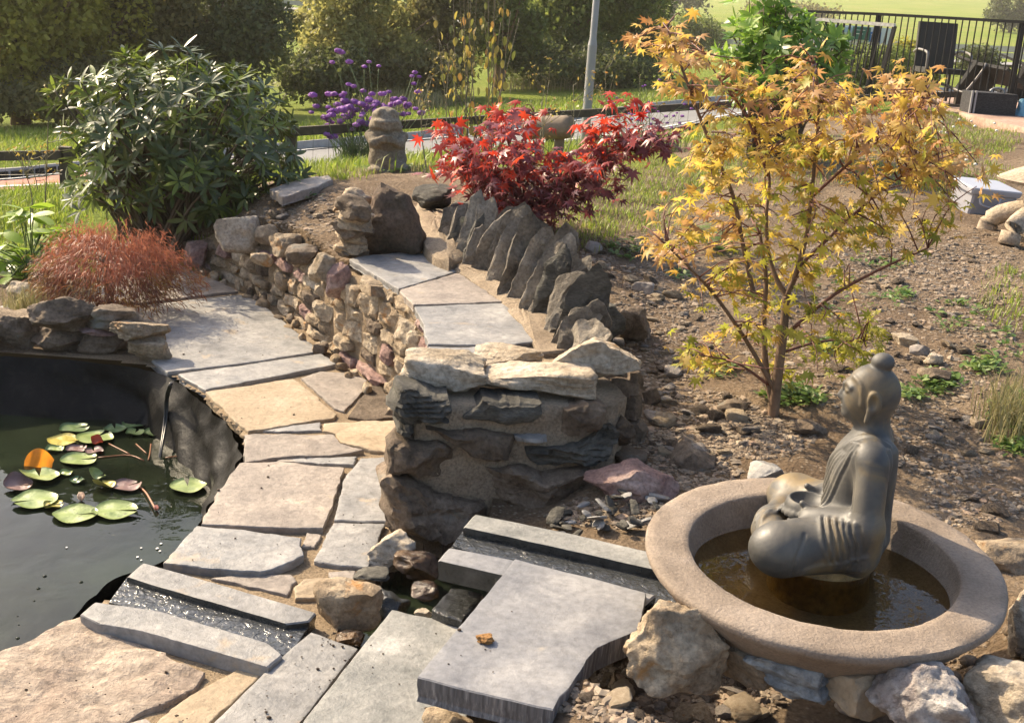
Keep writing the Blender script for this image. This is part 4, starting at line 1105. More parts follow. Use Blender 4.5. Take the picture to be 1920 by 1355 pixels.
# ================================================================== implicit surfaces for carved figures
class SDF:
    def __init__(s, lo, hi, h):
        s.lo = np.array(lo, float); s.h = h
        s.dim = np.ceil((np.array(hi) - s.lo) / h).astype(int)
        g = [s.lo[i] + np.arange(s.dim[i]) * h for i in range(3)]
        s.X, s.Y, s.Z = [a.astype(np.float32) for a in np.meshgrid(*g, indexing='ij')]
        s.D = np.full(tuple(s.dim), 1.0, np.float32)
    def ell(s, c, r, rot=None):
        x, y, z = s.X - c[0], s.Y - c[1], s.Z - c[2]
        if rot is not None:
            m_ = np.asarray(rot).T
            x, y, z = [m_[i, 0] * x + m_[i, 1] * y + m_[i, 2] * z for i in range(3)]
        k0 = np.sqrt((x / r[0]) ** 2 + (y / r[1]) ** 2 + (z / r[2]) ** 2)
        k1 = np.sqrt((x / r[0] ** 2) ** 2 + (y / r[1] ** 2) ** 2 + (z / r[2] ** 2) ** 2) + 1e-9
        return k0 * (k0 - 1) / k1
    def cap(s, a, b, ra, rb):
        a = np.array(a, float); b = np.array(b, float); ba = b - a; L = ba @ ba
        px, py, pz = s.X - a[0], s.Y - a[1], s.Z - a[2]
        t_ = np.clip((px * ba[0] + py * ba[1] + pz * ba[2]) / L, 0, 1)
        return np.sqrt((px - t_ * ba[0]) ** 2 + (py - t_ * ba[1]) ** 2 + (pz - t_ * ba[2]) ** 2) - (ra + (rb - ra) * t_)
    def line(s, pts):
        d = None
        for a, b in zip(pts[:-1], pts[1:]):
            e = s.cap(a, b, 0, 0); d = e if d is None else np.minimum(d, e)
        return d
    def add(s, d, k=.02):
        h = np.clip(.5 + .5 * (s.D - d) / k, 0, 1)
        s.D = s.D * (1 - h) + d * h - k * h * (1 - h)
    def sub(s, d, k=.01):
        d = -d; h = np.clip(.5 + .5 * (d - s.D) / k, 0, 1)
        s.D = s.D * (1 - h) + d * h + k * h * (1 - h)
    def at(s, p):
        q = np.clip(((p - s.lo) / s.h), 1, np.array(s.dim) - 2.01); i = q.astype(int); f = q - i; o = 0
        for a in (0, 1):
            for b in (0, 1):
                for c in (0, 1):
                    o = o + s.D[i[0] + a, i[1] + b, i[2] + c] * (f[0] if a else 1 - f[0]) * (f[1] if b else 1 - f[1]) * (f[2] if c else 1 - f[2])
        return float(o)
    def snap(s, p):
        e = s.h
        for _ in range(8):
            d0 = s.at(p); g = np.array([s.at(p + e * u) - s.at(p - e * u) for u in np.eye(3)]) / (2 * e)
            p = p - g * d0 / max(g @ g, .2)
        return p
    def ridge(s, pts, amp, w):
        pts = [s.snap(p) for p in catmull(np.array(pts, float), 3 * len(pts))]
        q = np.array(pts); i0 = np.clip(((q.min(0) - 3 * w - s.lo) / s.h).astype(int), 0, None); i1 = np.minimum(((q.max(0) + 3 * w - s.lo) / s.h).astype(int) + 2, s.dim)
        sl = tuple(slice(a, b) for a, b in zip(i0, i1)); X, Y, Z = s.X, s.Y, s.Z
        s.X, s.Y, s.Z = X[sl], Y[sl], Z[sl]; d = s.line(pts); s.X, s.Y, s.Z = X, Y, Z
        s.D[sl] -= (2.4 * amp * np.exp(-(d / w) ** 2)).astype(np.float32)
    def mesh(s):
        D = s.D; ins = D < 0
        c = [(i, j, k) for i in (0, 1) for j in (0, 1) for k in (0, 1)]
        sl = lambda o: tuple(slice(o[a], D.shape[a] - 1 + o[a]) for a in range(3))
        cnt = sum(ins[sl(o)].astype(np.int8) for o in c)
        act = (cnt > 0) & (cnt < 8)
        ids = -np.ones(act.shape, np.int64); I = np.argwhere(act); ids[act] = np.arange(len(I))
        acc = np.zeros((len(I), 3)); nn = np.zeros(len(I))
        for a in range(8):
            for b in range(a + 1, 8):
                if sum(x != y for x, y in zip(c[a], c[b])) != 1: continue
                da = D[sl(c[a])][act]; db = D[sl(c[b])][act]
                m_ = (da < 0) != (db < 0)
                t_ = np.where(m_, da / (da - db + 1e-12), 0)
                p_ = np.array(c[a]) + t_[:, None] * (np.array(c[b]) - np.array(c[a]))
                acc += p_ * m_[:, None]; nn += m_
        V = s.lo + (I + acc / nn[:, None]) * s.h
        F = []
        for ax in range(3):
            o1 = [0, 0, 0]; o1[ax] = 1
            A = ins[:D.shape[0] - o1[0], :D.shape[1] - o1[1], :D.shape[2] - o1[2]]; B = ins[o1[0]:, o1[1]:, o1[2]:]
            b1, b2 = (ax + 1) % 3, (ax + 2) % 3
            E = np.argwhere(A != B)
            E = E[(E[:, b1] > 0) & (E[:, b2] > 0) & (E[:, b1] < D.shape[b1] - 1) & (E[:, b2] < D.shape[b2] - 1)]
            fl = A[tuple(E.T)]
            u1 = np.eye(3, dtype=int)[b1]; u2 = np.eye(3, dtype=int)[b2]
            q_ = np.stack([ids[tuple((E - u1 - u2).T)], ids[tuple((E - u2).T)], ids[tuple(E.T)], ids[tuple((E - u1).T)]], -1)
            q_[~fl] = q_[~fl][:, ::-1]; F.append(q_)
        return V, np.concatenate(F)

# ================================================================== seated figure in the basin
s = SDF((-.14, -.30, -.03), (.30, .30, .62), .0037)
for sg in (1, -1):
    s.add(s.cap((.0, sg * .085, .075), (.165, sg * .195, .066), .082, .074), .03)
    s.add(s.ell((.175, sg * .2, .066), (.078, .072, .064)), .03)
    s.add(s.cap((.175, sg * .19, .055), (.225, -sg * .03, .05), .052, .04), .02)
s.add(s.ell((0, 0, .075), (.105, .15, .085)), .04)
s.add(s.ell((-.002, 0, .17), (.09, .118, .12)), .05)
s.add(s.ell((-.008, 0, .272), (.086, .122, .095)), .04)
s.add(s.cap((-.022, -.105, .335), (-.022, .105, .335), .048, .048), .04)
s.add(s.cap((-.02, 0, .36), (-.012, 0, .425), .05, .046), .025)
# head
s.add(s.ell((-.004, 0, .485), (.074, .066, .078)), .015)
s.add(s.ell((.022, 0, .452), (.05, .05, .058)), .02)
s.add(s.ell((.052, 0, .418), (.017, .022, .014)), .018)
s.add(s.ell((-.018, 0, .572), (.031, .031, .026)), .008)
s.add(s.cap((.066, 0, .497), (.078, 0, .464), .006, .0105), .010)
for sg in (1, -1):
    s.add(s.ell((.071, sg * .009, .460), (.008, .007, .006)), .006)
    s.ridge([(.074, sg * .006, .500), (.07, sg * .022, .508), (.056, sg * .044, .500)], .0045, .006)
    s.add(s.ell((.058, sg * .027, .485), (.010, .016, .0085)), .008)
    s.ridge([(.071, sg * .014, .4815), (.066, sg * .028, .480), (.058, sg * .04, .483)], -.0025, .004)
    s.add(s.ell((-.012, sg * .068, .474), (.02, .010, .032), rotm(0, .15, 0)), .006)
    s.add(s.cap((-.004, sg * .068, .452), (.0, sg * .064, .420), .009, .008), .006)
    s.sub(s.ell((-.010, sg * .078, .478), (.011, .010, .02)), .004)
    s.ridge([(.060, sg * .03, .535), (.035, sg * .06, .52), (.022, sg * .065, .485), (.02, sg * .062, .46)], .003, .005)
s.add(s.ell((.0695, 0, .4465), (.0075, .017, .0048)), .004)
s.add(s.ell((.068, 0, .4375), (.0075, .014, .005)), .004)
s.ridge([(.078, -.016, .442), (.08, 0, .4415), (.078, .016, .442)], -.002, .003)
# arms and sleeves
for sg in (1, -1):
    s.add(s.cap((-.034, sg * .128, .322), (-.04, sg * .17, .165), .044, .042), .022)
    s.add(s.cap((-.04, sg * .17, .16), (.11, sg * .085, .125), .042, .03), .02)
    s.add(s.ell((.03, sg * .15, .10), (.07, .06, .06)), .04)
    s.add(s.ell((-.04, sg * .15, .10), (.05, .05, .09)), .04)
# hands holding a shallow bowl in the lap
s.add(s.ell((.125, 0, .125), (.062, .066, .045)), .012)
s.sub(s.ell((.125, 0, .165), (.052, .056, .042)), .005)
for sg in (1, -1):
    for f in range(4):
        a0 = .25 + f * .28
        s.add(s.cap((.125 + .052 * math.sin(a0), sg * .066 * math.cos(a0), .118), (.125 + .066 * math.sin(a0 + .3), sg * .066 * math.cos(a0 + .35), .108), .0095, .008), .005)
    s.add(s.cap((.10, sg * .075, .14), (.135, sg * .07, .158), .011, .009), .006)
# foot resting on the thigh, toes towards the front
for sg in (1,):
    s.add(s.ell((.125, sg * .155, .128), (.04, .024, .018)), .008)
    for f in range(5):
        s.add(s.cap((.145 + .004 * f, sg * (.172 - .009 * f), .130), (.163 - .003 * f + .004, sg * (.172 - .010 * f), .124), .0082 - .0006 * f, .0072 - .0006 * f), .003)
# hem of the robe spread between the knees
s.add(s.ell((.19, 0, .035), (.075, .11, .03)), .02)
s.add(s.cap((-.07, .06, .34), (-.085, .075, .10), .024, .02), .03)
# folds of the robe
for f in range(6):                                    # fan from the shoulder down the chest into the lap
    o_ = f * .0135
    s.ridge([(.005 + o_ * .45, .110 - o_ * .5, .362), (.045 + o_ * .15, .104 - o_ * 1.05, .30), (.07, .092 - o_ * 1.35, .225), (.083, .075 - o_ * 1.5, .165)], .0036, .0058)
    s.ridge([(.002 + o_ * .45, .117 - o_ * .5, .358), (.04 + o_ * .15, .111 - o_ * 1.05, .296), (.066, .099 - o_ * 1.35, .22), (.08, .082 - o_ * 1.5, .16)], -.0022, .0045)
s.ridge([(-.07, .085, .372), (-.03, .08, .392), (.012, .07, .385), (.05, .045, .33), (.075, .0, .25), (.082, -.05, .19)], .0048, .007)
s.ridge([(-.075, .10, .365), (-.088, .115, .29), (-.095, .115, .2), (-.095, .11, .1)], .0048, .006)
s.ridge([(-.066, .118, .36), (-.078, .135, .28), (-.085, .14, .18), (-.085, .14, .1)], -.003, .005)
s.ridge([(.012, .13, .345), (.012, .155, .27), (.008, .175, .2)], -.0022, .006)
for f in range(6):
    o_ = f * .019
    s.ridge([(.075 - o_, .145 + o_ * .5, .15 + o_ * .25), (.062 - o_, .185 + o_ * .25, .11), (.04 - o_ * .8, .2, .05)], .0036, .0055)
    s.ridge([(.066 - o_, .155 + o_ * .5, .147 + o_ * .25), (.053 - o_, .19 + o_ * .25, .105), (.031 - o_ * .8, .202, .05)], -.0026, .0045)
for f in range(5):
    s.ridge([(.15 + .018 * f, -.1 + .03 * f, .10), (.20 + .01 * f, -.04 + .03 * f, .085), (.235, .02 + .02 * f, .06)], .0034, .006)
s.ridge([(.11, .215, .13), (.115, .262, .09), (.115, .275, .05), (.11, .27, .0)], -.004, .0035)
for f in range(4):
    s.ridge([(-.05, .19, .09 - .014 * f), (.02, .225, .05 - .012 * f), (.09, .25, .03 - .008 * f)], .003, .006)
V, F = s.mesh()
V = V[:, :]
V[:, 2] = np.maximum(V[:, 2], .0)
fd = np.array([-.955, .297, 0]); ld_ = np.array([-.297, -.955, 0])
MSC = .86
fb = onz(1586, 1038, .415)                   # point of the base under the head
sb = np.array([fb[0], fb[1], .412])
m, t, b = newmat("weathered bronze stone"); q = NB(t); v = q.vec(False)
c = q.ramp(q.noise(v, 9, 6, .6, .5), [(.3, (.035, .035, .033)), (.5, (.07, .067, .061)), (.7, (.125, .114, .093))])
c = q.mix(q.ramp(q.noise(v, 5, 4, .6, .8), [(.5, (0, 0, 0)), (.66, (1, 1, 1))]), c, (.19, .135, .06))
q.l(c, b.inputs["Base Color"]); b.inputs["Specular IOR Level"].default_value = .5
q.l(q.ramp(q.noise(v, 12, 5, .6), [(.35, (.44, .44, .44)), (.7, (.72, .72, .72))]), b.inputs["Roughness"])
q.bump(q.noise(v, 60, 6, .65), .0012, b, .7)
M_STAT = m
stt = thing("meditating_statue", sb, "grey bronze statue of a seated meditating figure with a topknot", "statue")
Wv = sb + (V[:, :1] * fd + V[:, 1:2] * ld_ + V[:, 2:] * EZ) * MSC
mk("body", Wv, F, M_STAT, stt, origin=sb)
mb = MB(); mb.lathe([(.001, -.11), (.125, -.11), (.118, -.05), (.118, -.012), (.11, .004), (.001, .006)], sb + fd * .055, 48)
mb.build("pedestal", stone_mat("wet amber stone", [(.16, .1, .03), (.3, .2, .07), (.42, .3, .12)], 9, 60, rough=.3, bump=.004, var=0, spec=.5), stt, smooth=True, sharp=40)

# ================================================================== squat carved figure on the mound
gb = onter(726, 322); gs = mpp(gb)
H = 118 * gs / .99
s = SDF((-.6, -.6, -.05), (.6, .6, 1.1), .017)
s.add(s.ell((0, 0, .2), (.30, .27, .25)), .08)
s.add(s.ell((-.02, 0, .45), (.29, .26, .24)), .08)
s.add(s.cap((0, 0, .25), (-.05, 0, .8), .26, .2), .05)
s.add(s.ell((-.05, -.01, .70), (.255, .24, .18)), .06)
s.add(s.ell((-.06, -.0, .88), (.2, .19, .10)), .05)
s.add(s.ell((-.05, -.18, .74), (.17, .09, .10)), .05)
s.add(s.ell((-.13, -.12, .93), (.06, .06, .055)), .03); s.add(s.ell((.03, -.12, .93), (.06, .06, .055)), .03)
for sg in (1, -1):
    s.add(s.cap((sg * .26 - .03, -.05, .56), (sg * .2 - .02, -.26, .47), .08, .07), .03)
    s.add(s.cap((sg * .2 - .02, -.26, .47), (sg * .04 - .02, -.30, .55), .065, .055), .03)
    for f in range(4): s.add(s.cap((sg * .06 - .02, -.33, .50 + .03 * f), (-.02, -.35, .51 + .025 * f), .02, .018), .01)
    s.ridge([(-.05 + sg * .2, -.16, .8), (-.05 + sg * .1, -.25, .80), (-.05, -.26, .79)], .025, .025)
s.ridge([(-.3, -.1, .64), (-.15, -.26, .645), (-.03, -.29, .64), (.1, -.26, .645), (.22, -.1, .64)], -.03, .02)
s.ridge([(-.3, -.1, .37), (-.15, -.27, .36), (0, -.3, .355), (.15, -.27, .36), (.28, -.1, .37)], -.025, .018)
s.add(s.ell((.16, -.22, .1), (.16, .17, .11)), .05); s.add(s.ell((-.17, -.2, .05), (.15, .15, .06)), .05)
s.add(s.ell((-.0, -.05, .0), (.36, .32, .06)), .04)
V, F = s.mesh(); V = V + (V * [1, 1, 0]) * (.03 * fbm(V * 6, 3, 3))[:, None]
V[:, 2] = np.maximum(V[:, 2], -.02)
an_ = rotm(0, 0, .12)
o = mk("stone_figure", gb + (V @ an_.T) * H, F, stone_mat("weathered sandstone carving", [(.14, .115, .08), (.235, .195, .14), (.31, .26, .195)], 7, 70, bump=.006, var=0), origin=gb)
tag(o, "squat weathered sandstone carving with folded hands on the mound", "statue")

# ================================================================== plants
def axes_from(head, nrm):
    Y = head / (np.linalg.norm(head, axis=1)[:, None] + 1e-9)
    Z = nrm - (nrm * Y).sum(1)[:, None] * Y; Z /= np.linalg.norm(Z, axis=1)[:, None] + 1e-9
    return np.cross(Y, Z), Y, Z
def foliage(parent, LV, LF, P, head, nrm, size, mats, mi, nobj=300, name="leaf", rest="leaves", width=None):
    """leaves: the `nobj` that show largest as parts, the others joined"""
    X, Y, Z = axes_from(head, nrm)
    rq = np.random.default_rng(len(P)); wX = rq.uniform(.72, 1.1, len(P)); wZ = rq.uniform(.3, 1.5, len(P))
    P = np.asarray(P); size = np.broadcast_to(size, (len(P),)); mi = np.asarray(mi)
    vis = size / np.maximum((P - CAM) @ FW, .1) * np.abs(((P - CAM) / np.linalg.norm(P - CAM, axis=1)[:, None] * Z).sum(1)).clip(.3)
    vis = vis - .35 * vis * (np.linalg.norm(P - P.mean(0), axis=1) < np.linalg.norm(P - P.mean(0), axis=1).mean() * .8)
    order = np.argsort(-vis); big = order[:nobj]; sm = order[nobj:]
    datas = {}
    for i in big:
        k = int(mi[i])
        if k not in datas:
            me = mesh_data(name, LV, LF, True); me.materials.append(mats[k]); datas[k] = me
        m4 = Matrix.Identity(4)
        for r in range(3):
            m4[r][0], m4[r][1], m4[r][2], m4[r][3] = X[i, r] * size[i] * wX[i], Y[i, r] * size[i], Z[i, r] * size[i] * wZ[i], P[i, r]
        inst(name, datas[k], m4, parent)
    if len(sm):
        V = P[sm][:, None] + size[sm][:, None, None] * (LV[None, :, 0:1] * (X * wX[:, None])[sm][:, None] + LV[None, :, 1:2] * Y[sm][:, None] + LV[None, :, 2:3] * (Z * wZ[:, None])[sm][:, None])
        nv = len(LV); V = V.reshape(-1, 3)
        LFa = np.array(LF); F = (LFa[None] + (np.arange(len(sm)) * nv)[:, None, None]).reshape(-1, LFa.shape[1])
        o = mk(rest, V, F, list(mats), parent, kind="stuff")
        o.data.polygons.foreach_set("material_index", np.repeat(mi[sm], len(LFa)).astype(np.int32))
def maple_leaf():
    an = np.radians([-128, -84, -42, 0, 42, 84, 128]); ln = [.42, .72, .92, 1., .92, .72, .42]
    va = np.radians([-160, -106, -63, -21, 21, 63, 106, 160]); vl = [.12, .27, .33, .36, .36, .33, .27, .12]
    pts = [(0, 0, 0)]
    V = [np.array([0, 0, 0.])]
    for a, r in zip(va, vl): V.append(np.array([math.sin(a) * r, math.cos(a) * r, -.02]))
    for a, r in zip(an, ln): V.append(np.array([math.sin(a) * r, math.cos(a) * r, -.28 * r * r + .07 * math.sin(a * 3 + 1)]))
    for a, r in zip(an, ln): V.append(np.array([math.sin(a) * r * .45, math.cos(a) * r * .45, .035]))
    F = []
    for i in range(7):
        F += [(0, 16 + i, 1 + i), (0, 2 + i, 16 + i), (16 + i, 9 + i, 1 + i), (16 + i, 2 + i, 9 + i)]
    return np.array(V), np.array([f[::-1] for f in F])
def oval_leaf(w=.32, fold=.1, droop=.12, n=5):
    V, F = [], []
    for i in range(n + 1):
        f = i / n; ww = w / 2 * math.sin(math.pi * min(1, .04 + f * .95)) ** .75
        z = -droop * f * f
        V += [(-ww, f, z + fold * ww), (0, f, z), (ww, f, z + fold * ww)]
    for i in range(n):
        for j in (0, 1): F.append((3 * i + j, 3 * i + j + 1, 3 * i + 4 + j, 3 * i + 3 + j))
    return np.array(V), np.array(F)
MLV, MLF = maple_leaf()
M_BARK = plain_mat("maple bark", (.16, .1, .06), .8, nscale=30, var=.4, bump=.004)
M_TWIG = plain_mat("red brown twig", (.15, .055, .035), .6, nscale=30, var=.3)
def nearest(P, pts):
    d = np.linalg.norm(pts - P, axis=1); return int(np.argmin(d))
def blob_tree(name, label, cat, base, Y0, stems, blobs, leafn, lsize, mats, dY, seed, trunk_r, nobj=300, up=.75, clpx=40):
    r = np.random.default_rng(seed)
    t = thing(name, base, label, cat)
    skel = []
    for k, (pts, r0, r1, dy) in enumerate(stems):
        P = [ony(x, y, Y0 + dy * (i / max(1, len(pts) - 1)) ** 1.2) for i, (x, y) in enumerate(pts)]
        if k == 0: P[0] = np.asarray(base) - [0, 0, .03]
        P = catmull(P, 8 * len(pts)); rr = np.linspace(r0, r1, len(P))
        ob_ = MB().tube(P, rr, 7).build("trunk" if k == 0 else "branch", M_BARK if r0 > .008 else M_TWIG, t if k == 0 else trunk_, smooth=True)
        if k == 0: trunk_ = ob_
        skel.append(P)
    sk = np.concatenate(skel)
    LP, LH, LN, LM, LS = [], [], [], [], []
    tw = MB()
    tot = sum(b[4] for b in blobs)
    for (x, y, rx, ry, w, mset) in blobs:
        for _ in range(int(round(w))):
            a = r.uniform(0, 2 * math.pi); q = math.sqrt(r.uniform(0, 1))
            px, py = x + rx * q * math.cos(a), y + ry * q * math.sin(a)
            c = ony(px, py, Y0 + r.normal(0, dY) * .8)
            j = nearest(c, sk); s0 = sk[j]
            mid = (s0 + c) / 2 + r.normal(0, .02, 3); mid[2] += .02
            tw.tube(catmull([s0, mid, c], 6), np.linspace(.0032, .0012, 6), 4)
            out = c - s0; out[2] *= .3; out /= np.linalg.norm(out) + 1e-9
            nl = int(r.poisson(leafn))
            for _ in range(nl):
                f = r.uniform(.25, 1.15); p = s0 + (c - s0) * f + r.normal(0, lsize * .75, 3) * [1, 1, .55]
                h = out * .7 + r.normal(0, .7, 3); h[2] = -abs(r.normal(.1, .35))
                n_ = np.array([0, 0, up]) + r.normal(0, .45, 3)
                LP.append(p); LH.append(h); LN.append(n_); LM.append(int(r.choice(mset))); LS.append(lsize * r.uniform(.65, 1.15))
    tw.build("twigs", M_TWIG, t, smooth=True, kind="stuff")
    foliage(t, MLV, MLF, np.array(LP), np.array(LH), np.array(LN), np.array(LS), mats, LM, nobj)
    return t
# ---- golden maple
my = [leaf_mat("golden maple leaf", [(.58, .42, .06), (.64, .48, .1), (.5, .31, .06), (.6, .45, .15)], .5, .5),
      leaf_mat("green gold maple leaf", [(.26, .28, .04), (.38, .37, .05), (.48, .42, .06)], .5, .5),
      leaf_mat("coral maple leaf", [(.46, .25, .1), (.5, .31, .13), (.42, .2, .07)], .38, .5)]
gb0 = onter(1450, 778); Ym = gb0[1]
st_ = [([(1450, 778), (1456, 720), (1465, 650), (1472, 590), (1475, 555)], .021, .013, 0), ([(1450, 760), (1436, 690), (1432, 600), (1436, 520), (1425, 440)], .014, .006, .15),
       ([(1475, 555), (1455, 520), (1440, 470), (1437, 400), (1442, 330), (1420, 250)], .010, .004, .2), ([(1475, 555), (1492, 515), (1510, 450), (1520, 380), (1528, 300), (1535, 200), (1530, 120)], .011, .003, -.12),
       ([(1497, 500), (1545, 455), (1590, 412), (1650, 360), (1720, 310)], .007, .003, .1), ([(1452, 730), (1400, 640), (1345, 560), (1300, 510), (1250, 460)], .009, .003, -.2),
       ([(1415, 560), (1395, 470), (1375, 370), (1345, 300), (1320, 240), (1290, 160), (1265, 90), (1250, 50)], .009, .003, -.1), ([(1470, 630), (1560, 555), (1650, 505), (1740, 465)], .008, .003, -.15),
       ([(1522, 370), (1600, 300), (1680, 240), (1745, 185)], .006, .002, -.2), ([(1440, 330), (1400, 220), (1350, 150), (1320, 100)], .005, .002, .2), ([(1440, 720), (1380, 680), (1310, 665)], .006, .002, -.2), ([(1468, 660), (1540, 640), (1620, 640)], .006, .002, .15)]
bl = [(1262, 70, 40, 45, 6, [0, 2]), (1225, 85, 30, 28, 3, [2, 0]), (1330, 145, 80, 50, 9, [0, 2]), (1400, 220, 95, 55, 12, [0, 0, 1]), (1525, 150, 70, 65, 11, [0, 2, 2]), (1640, 195, 100, 50, 13, [0, 2]), (1705, 165, 50, 40, 7, [2, 0]),
      (1450, 295, 140, 55, 15, [0, 0, 1]), (1620, 285, 130, 55, 13, [0, 0, 2]), (1745, 285, 85, 55, 9, [0, 2]), (1790, 330, 60, 30, 4, [0, 2]), (1325, 320, 55, 50, 4, [0]), (1275, 430, 70, 55, 10, [0, 2]), (1400, 410, 115, 65, 11, [0, 1]),
      (1545, 410, 125, 65, 15, [0, 1]), (1690, 380, 85, 45, 6, [0, 1]), (1325, 525, 60, 35, 6, [0]), (1465, 530, 85, 50, 11, [0, 1]), (1545, 610, 85, 60, 13, [1]), (1610, 640, 45, 28, 5, [1]), (1380, 585, 60, 40, 6, [0, 1]),
      (1308, 660, 45, 26, 8, [0, 1]), (1430, 640, 50, 45, 5, [0, 1]), (1520, 690, 45, 35, 5, [1]), (1590, 460, 90, 50, 7, [0, 1])]
blob_tree("golden_maple", "young golden leaved maple growing in the stony soil behind the statue", "tree", gb0, Ym, st_, [(b_[0], b_[1], b_[2] * 1.2, b_[3] * 1.05, b_[4] * (1.65 if b_[1] < 500 else 1.0), b_[5]) for b_ in bl], 7.2, .044, my, .3, 5, .02)
# ---- red maple
mr = [leaf_mat("crimson maple leaf", [(.24, .05, .055), (.32, .08, .085), (.2, .035, .04), (.3, .1, .1)], .28, .38, .6), leaf_mat("scarlet maple leaf", [(.5, .04, .02), (.6, .07, .025), (.42, .03, .025)], .4, .45),
      leaf_mat("dark plum maple leaf", [(.13, .03, .032), (.18, .045, .045), (.22, .05, .045)], .28, .42)]
rb0 = onter(985, 432); Yr = rb0[1]
st_ = [([(985, 432), (982, 400), (978, 370)], .014, .011, 0), ([(978, 370), (930, 330), (880, 290), (830, 265)], .008, .003, .1), ([(978, 370), (965, 310), (950, 260), (935, 215)], .008, .003, .2), ([(980, 385), (1040, 350), (1100, 310), (1170, 275), (1240, 265)], .009, .003, -.1),
       ([(978, 372), (1000, 310), (1005, 250), (1000, 200)], .006, .002, .2), ([(982, 395), (940, 385), (890, 370)], .006, .002, -.2), ([(1100, 312), (1120, 260), (1180, 200)], .003, .0015, 0)]
bl = [(895, 262, 75, 35, 9, [0, 1]), (960, 300, 95, 45, 22, [0, 0, 1]), (880, 320, 45, 40, 7, [0, 1]), (935, 365, 90, 35, 13, [2, 0, 1]), (1010, 375, 95, 45, 20, [2, 2, 0]), (1090, 310, 55, 45, 11, [0, 0, 1]), (1165, 275, 75, 28, 12, [0, 0, 1]), (1215, 270, 60, 26, 7, [0]),
      (1130, 345, 50, 40, 8, [2, 0]), (950, 225, 90, 22, 5, [1, 0]), (1185, 195, 9, 12, 1, [1]), (1110, 238, 22, 12, 2, [1]), (1165, 225, 10, 8, 1, [1]), (960, 405, 60, 25, 8, [2]), (1060, 400, 50, 25, 6, [2])]
blob_tree("red_maple", "crimson leaved low maple spreading behind the row of slates", "tree", rb0, Yr, st_, [(*b_[:4], b_[4] * 1.5, b_[5]) for b_ in bl], 6.2, .07, mr, .22, 9, .02, 290)

# ---- whorled evergreen shrubs
def whorl_shrub(name, label, c, rad, nw, leaf, lsize, mats, mi_p, seed, base, lean=.35, nl=8, nobj=300, lump=.16, cutz=-.75):
    r = np.random.default_rng(seed); t = thing(name, base, label, "shrub")
    LP, LH, LN, LM, LS = [], [], [], [], []
    st = MB()
    for k in range(nw):
        while True:
            d = r.normal(size=3); d /= np.linalg.norm(d)
            if d[2] > cutz: break
        q = r.uniform(.86, 1.02) if k < nw * .75 else r.uniform(.45, .85)
        q *= 1 + lump * (math.sin(d[0] * 5 + seed) * math.sin(d[2] * 6 + d[1] * 3) + .5 * math.sin(d[0] * 11 + d[1] * 9))
        p = c + d * rad * q
        if p[2] < base[2] + .03: p[2] = base[2] + r.uniform(.03, .2)
        n_ = d * .8 + np.array([0, 0, .7]) + r.normal(0, .3, 3); n_ /= np.linalg.norm(n_)
        a = np.cross(n_, [.3, .9, .1]); a /= np.linalg.norm(a); b_ = np.cross(n_, a)
        m_ = int(r.choice(len(mi_p), p=mi_p))
        off = r.uniform(0, 6.28)
        for j in range(nl):
            th_ = off + j / nl * 2 * math.pi + r.normal(0, .15)
            el = r.normal(lean, .22)
            h = (math.cos(th_) * a + math.sin(th_) * b_) * math.cos(el) + n_ * math.sin(el)
            LP.append(p + h * .01); LH.append(h); LN.append(n_ * math.cos(el) - (math.cos(th_) * a + math.sin(th_) * b_) * math.sin(el)); LM.append(m_); LS.append(lsize * r.uniform(.7, 1.15))
        if k % 3 == 0:
            s0 = np.array([base[0] + r.normal(0, rad[0] * .2), base[1] + r.normal(0, rad[1] * .2), base[2] - .02])
            st.tube(catmull([s0, (s0 + p) / 2 + [0, 0, .08], p], 7), np.linspace(.012, .004, 7), 5)
    st.build("stems", plain_mat(name + " stem", (.1, .075, .05), .8), t, smooth=True, kind="stuff")
    foliage(t, *leaf, np.array(LP), np.array(LH), np.array(LN), np.array(LS), mats, LM, nobj)
    return t
rc = ony(338, 262, 7.5); rs = mpp(rc)
rbase = np.array([rc[0] - .05, rc[1], 0.]); rbase[2] = ter1(rbase[0], rbase[1])
mrh = [leaf_mat("dark glossy rhododendron leaf", [(.045, .068, .016), (.065, .092, .022), (.1, .13, .03)], .2, .36, .5), leaf_mat("young rhododendron leaf", [(.14, .2, .03), (.2, .25, .04)], .3, .35, .5)]
whorl_shrub("rhododendron", "large dark glossy leaved evergreen shrub beside the path", rc + [0, 0, -.03], np.array([212 * rs, .62, 165 * rs]), 560, oval_leaf(.28, .25, .12), .1, mrh, [.76, .24], 31, rbase)
lc_ = ony(1478, 110, 9.6); ls = mpp(lc_); lb_ = np.array([lc_[0], lc_[1], 0]); lb_[2] = ter1(lb_[0], lb_[1])
mlr = [leaf_mat("bright laurel leaf", [(.17, .3, .03), (.23, .37, .05), (.28, .4, .07)], .4, .4, .5), leaf_mat("laurel leaf", [(.09, .18, .025), (.13, .23, .03)], .35, .4, .5)]
whorl_shrub("laurel_shrub", "bright green broad leaved shrub behind the golden maple", lc_ + [0, 0, -.05], np.array([115 * ls, .45, 90 * ls]), 240, oval_leaf(.4, .2, .15), .1, mlr, [.6, .4], 37, lb_, nl=7, lean=.45)
c2 = ony(1425, 20, 9.6)
whorl_shrub("laurel_shrub", "taller leading shoots rising out of the bright green shrub", c2, np.array([48 * ls, .2, 70 * ls]), 34, oval_leaf(.4, .2, .15), .105, mlr, [.8, .2], 38, lb_ + [-.2, 0, 0], nl=7, lean=.5, nobj=90)
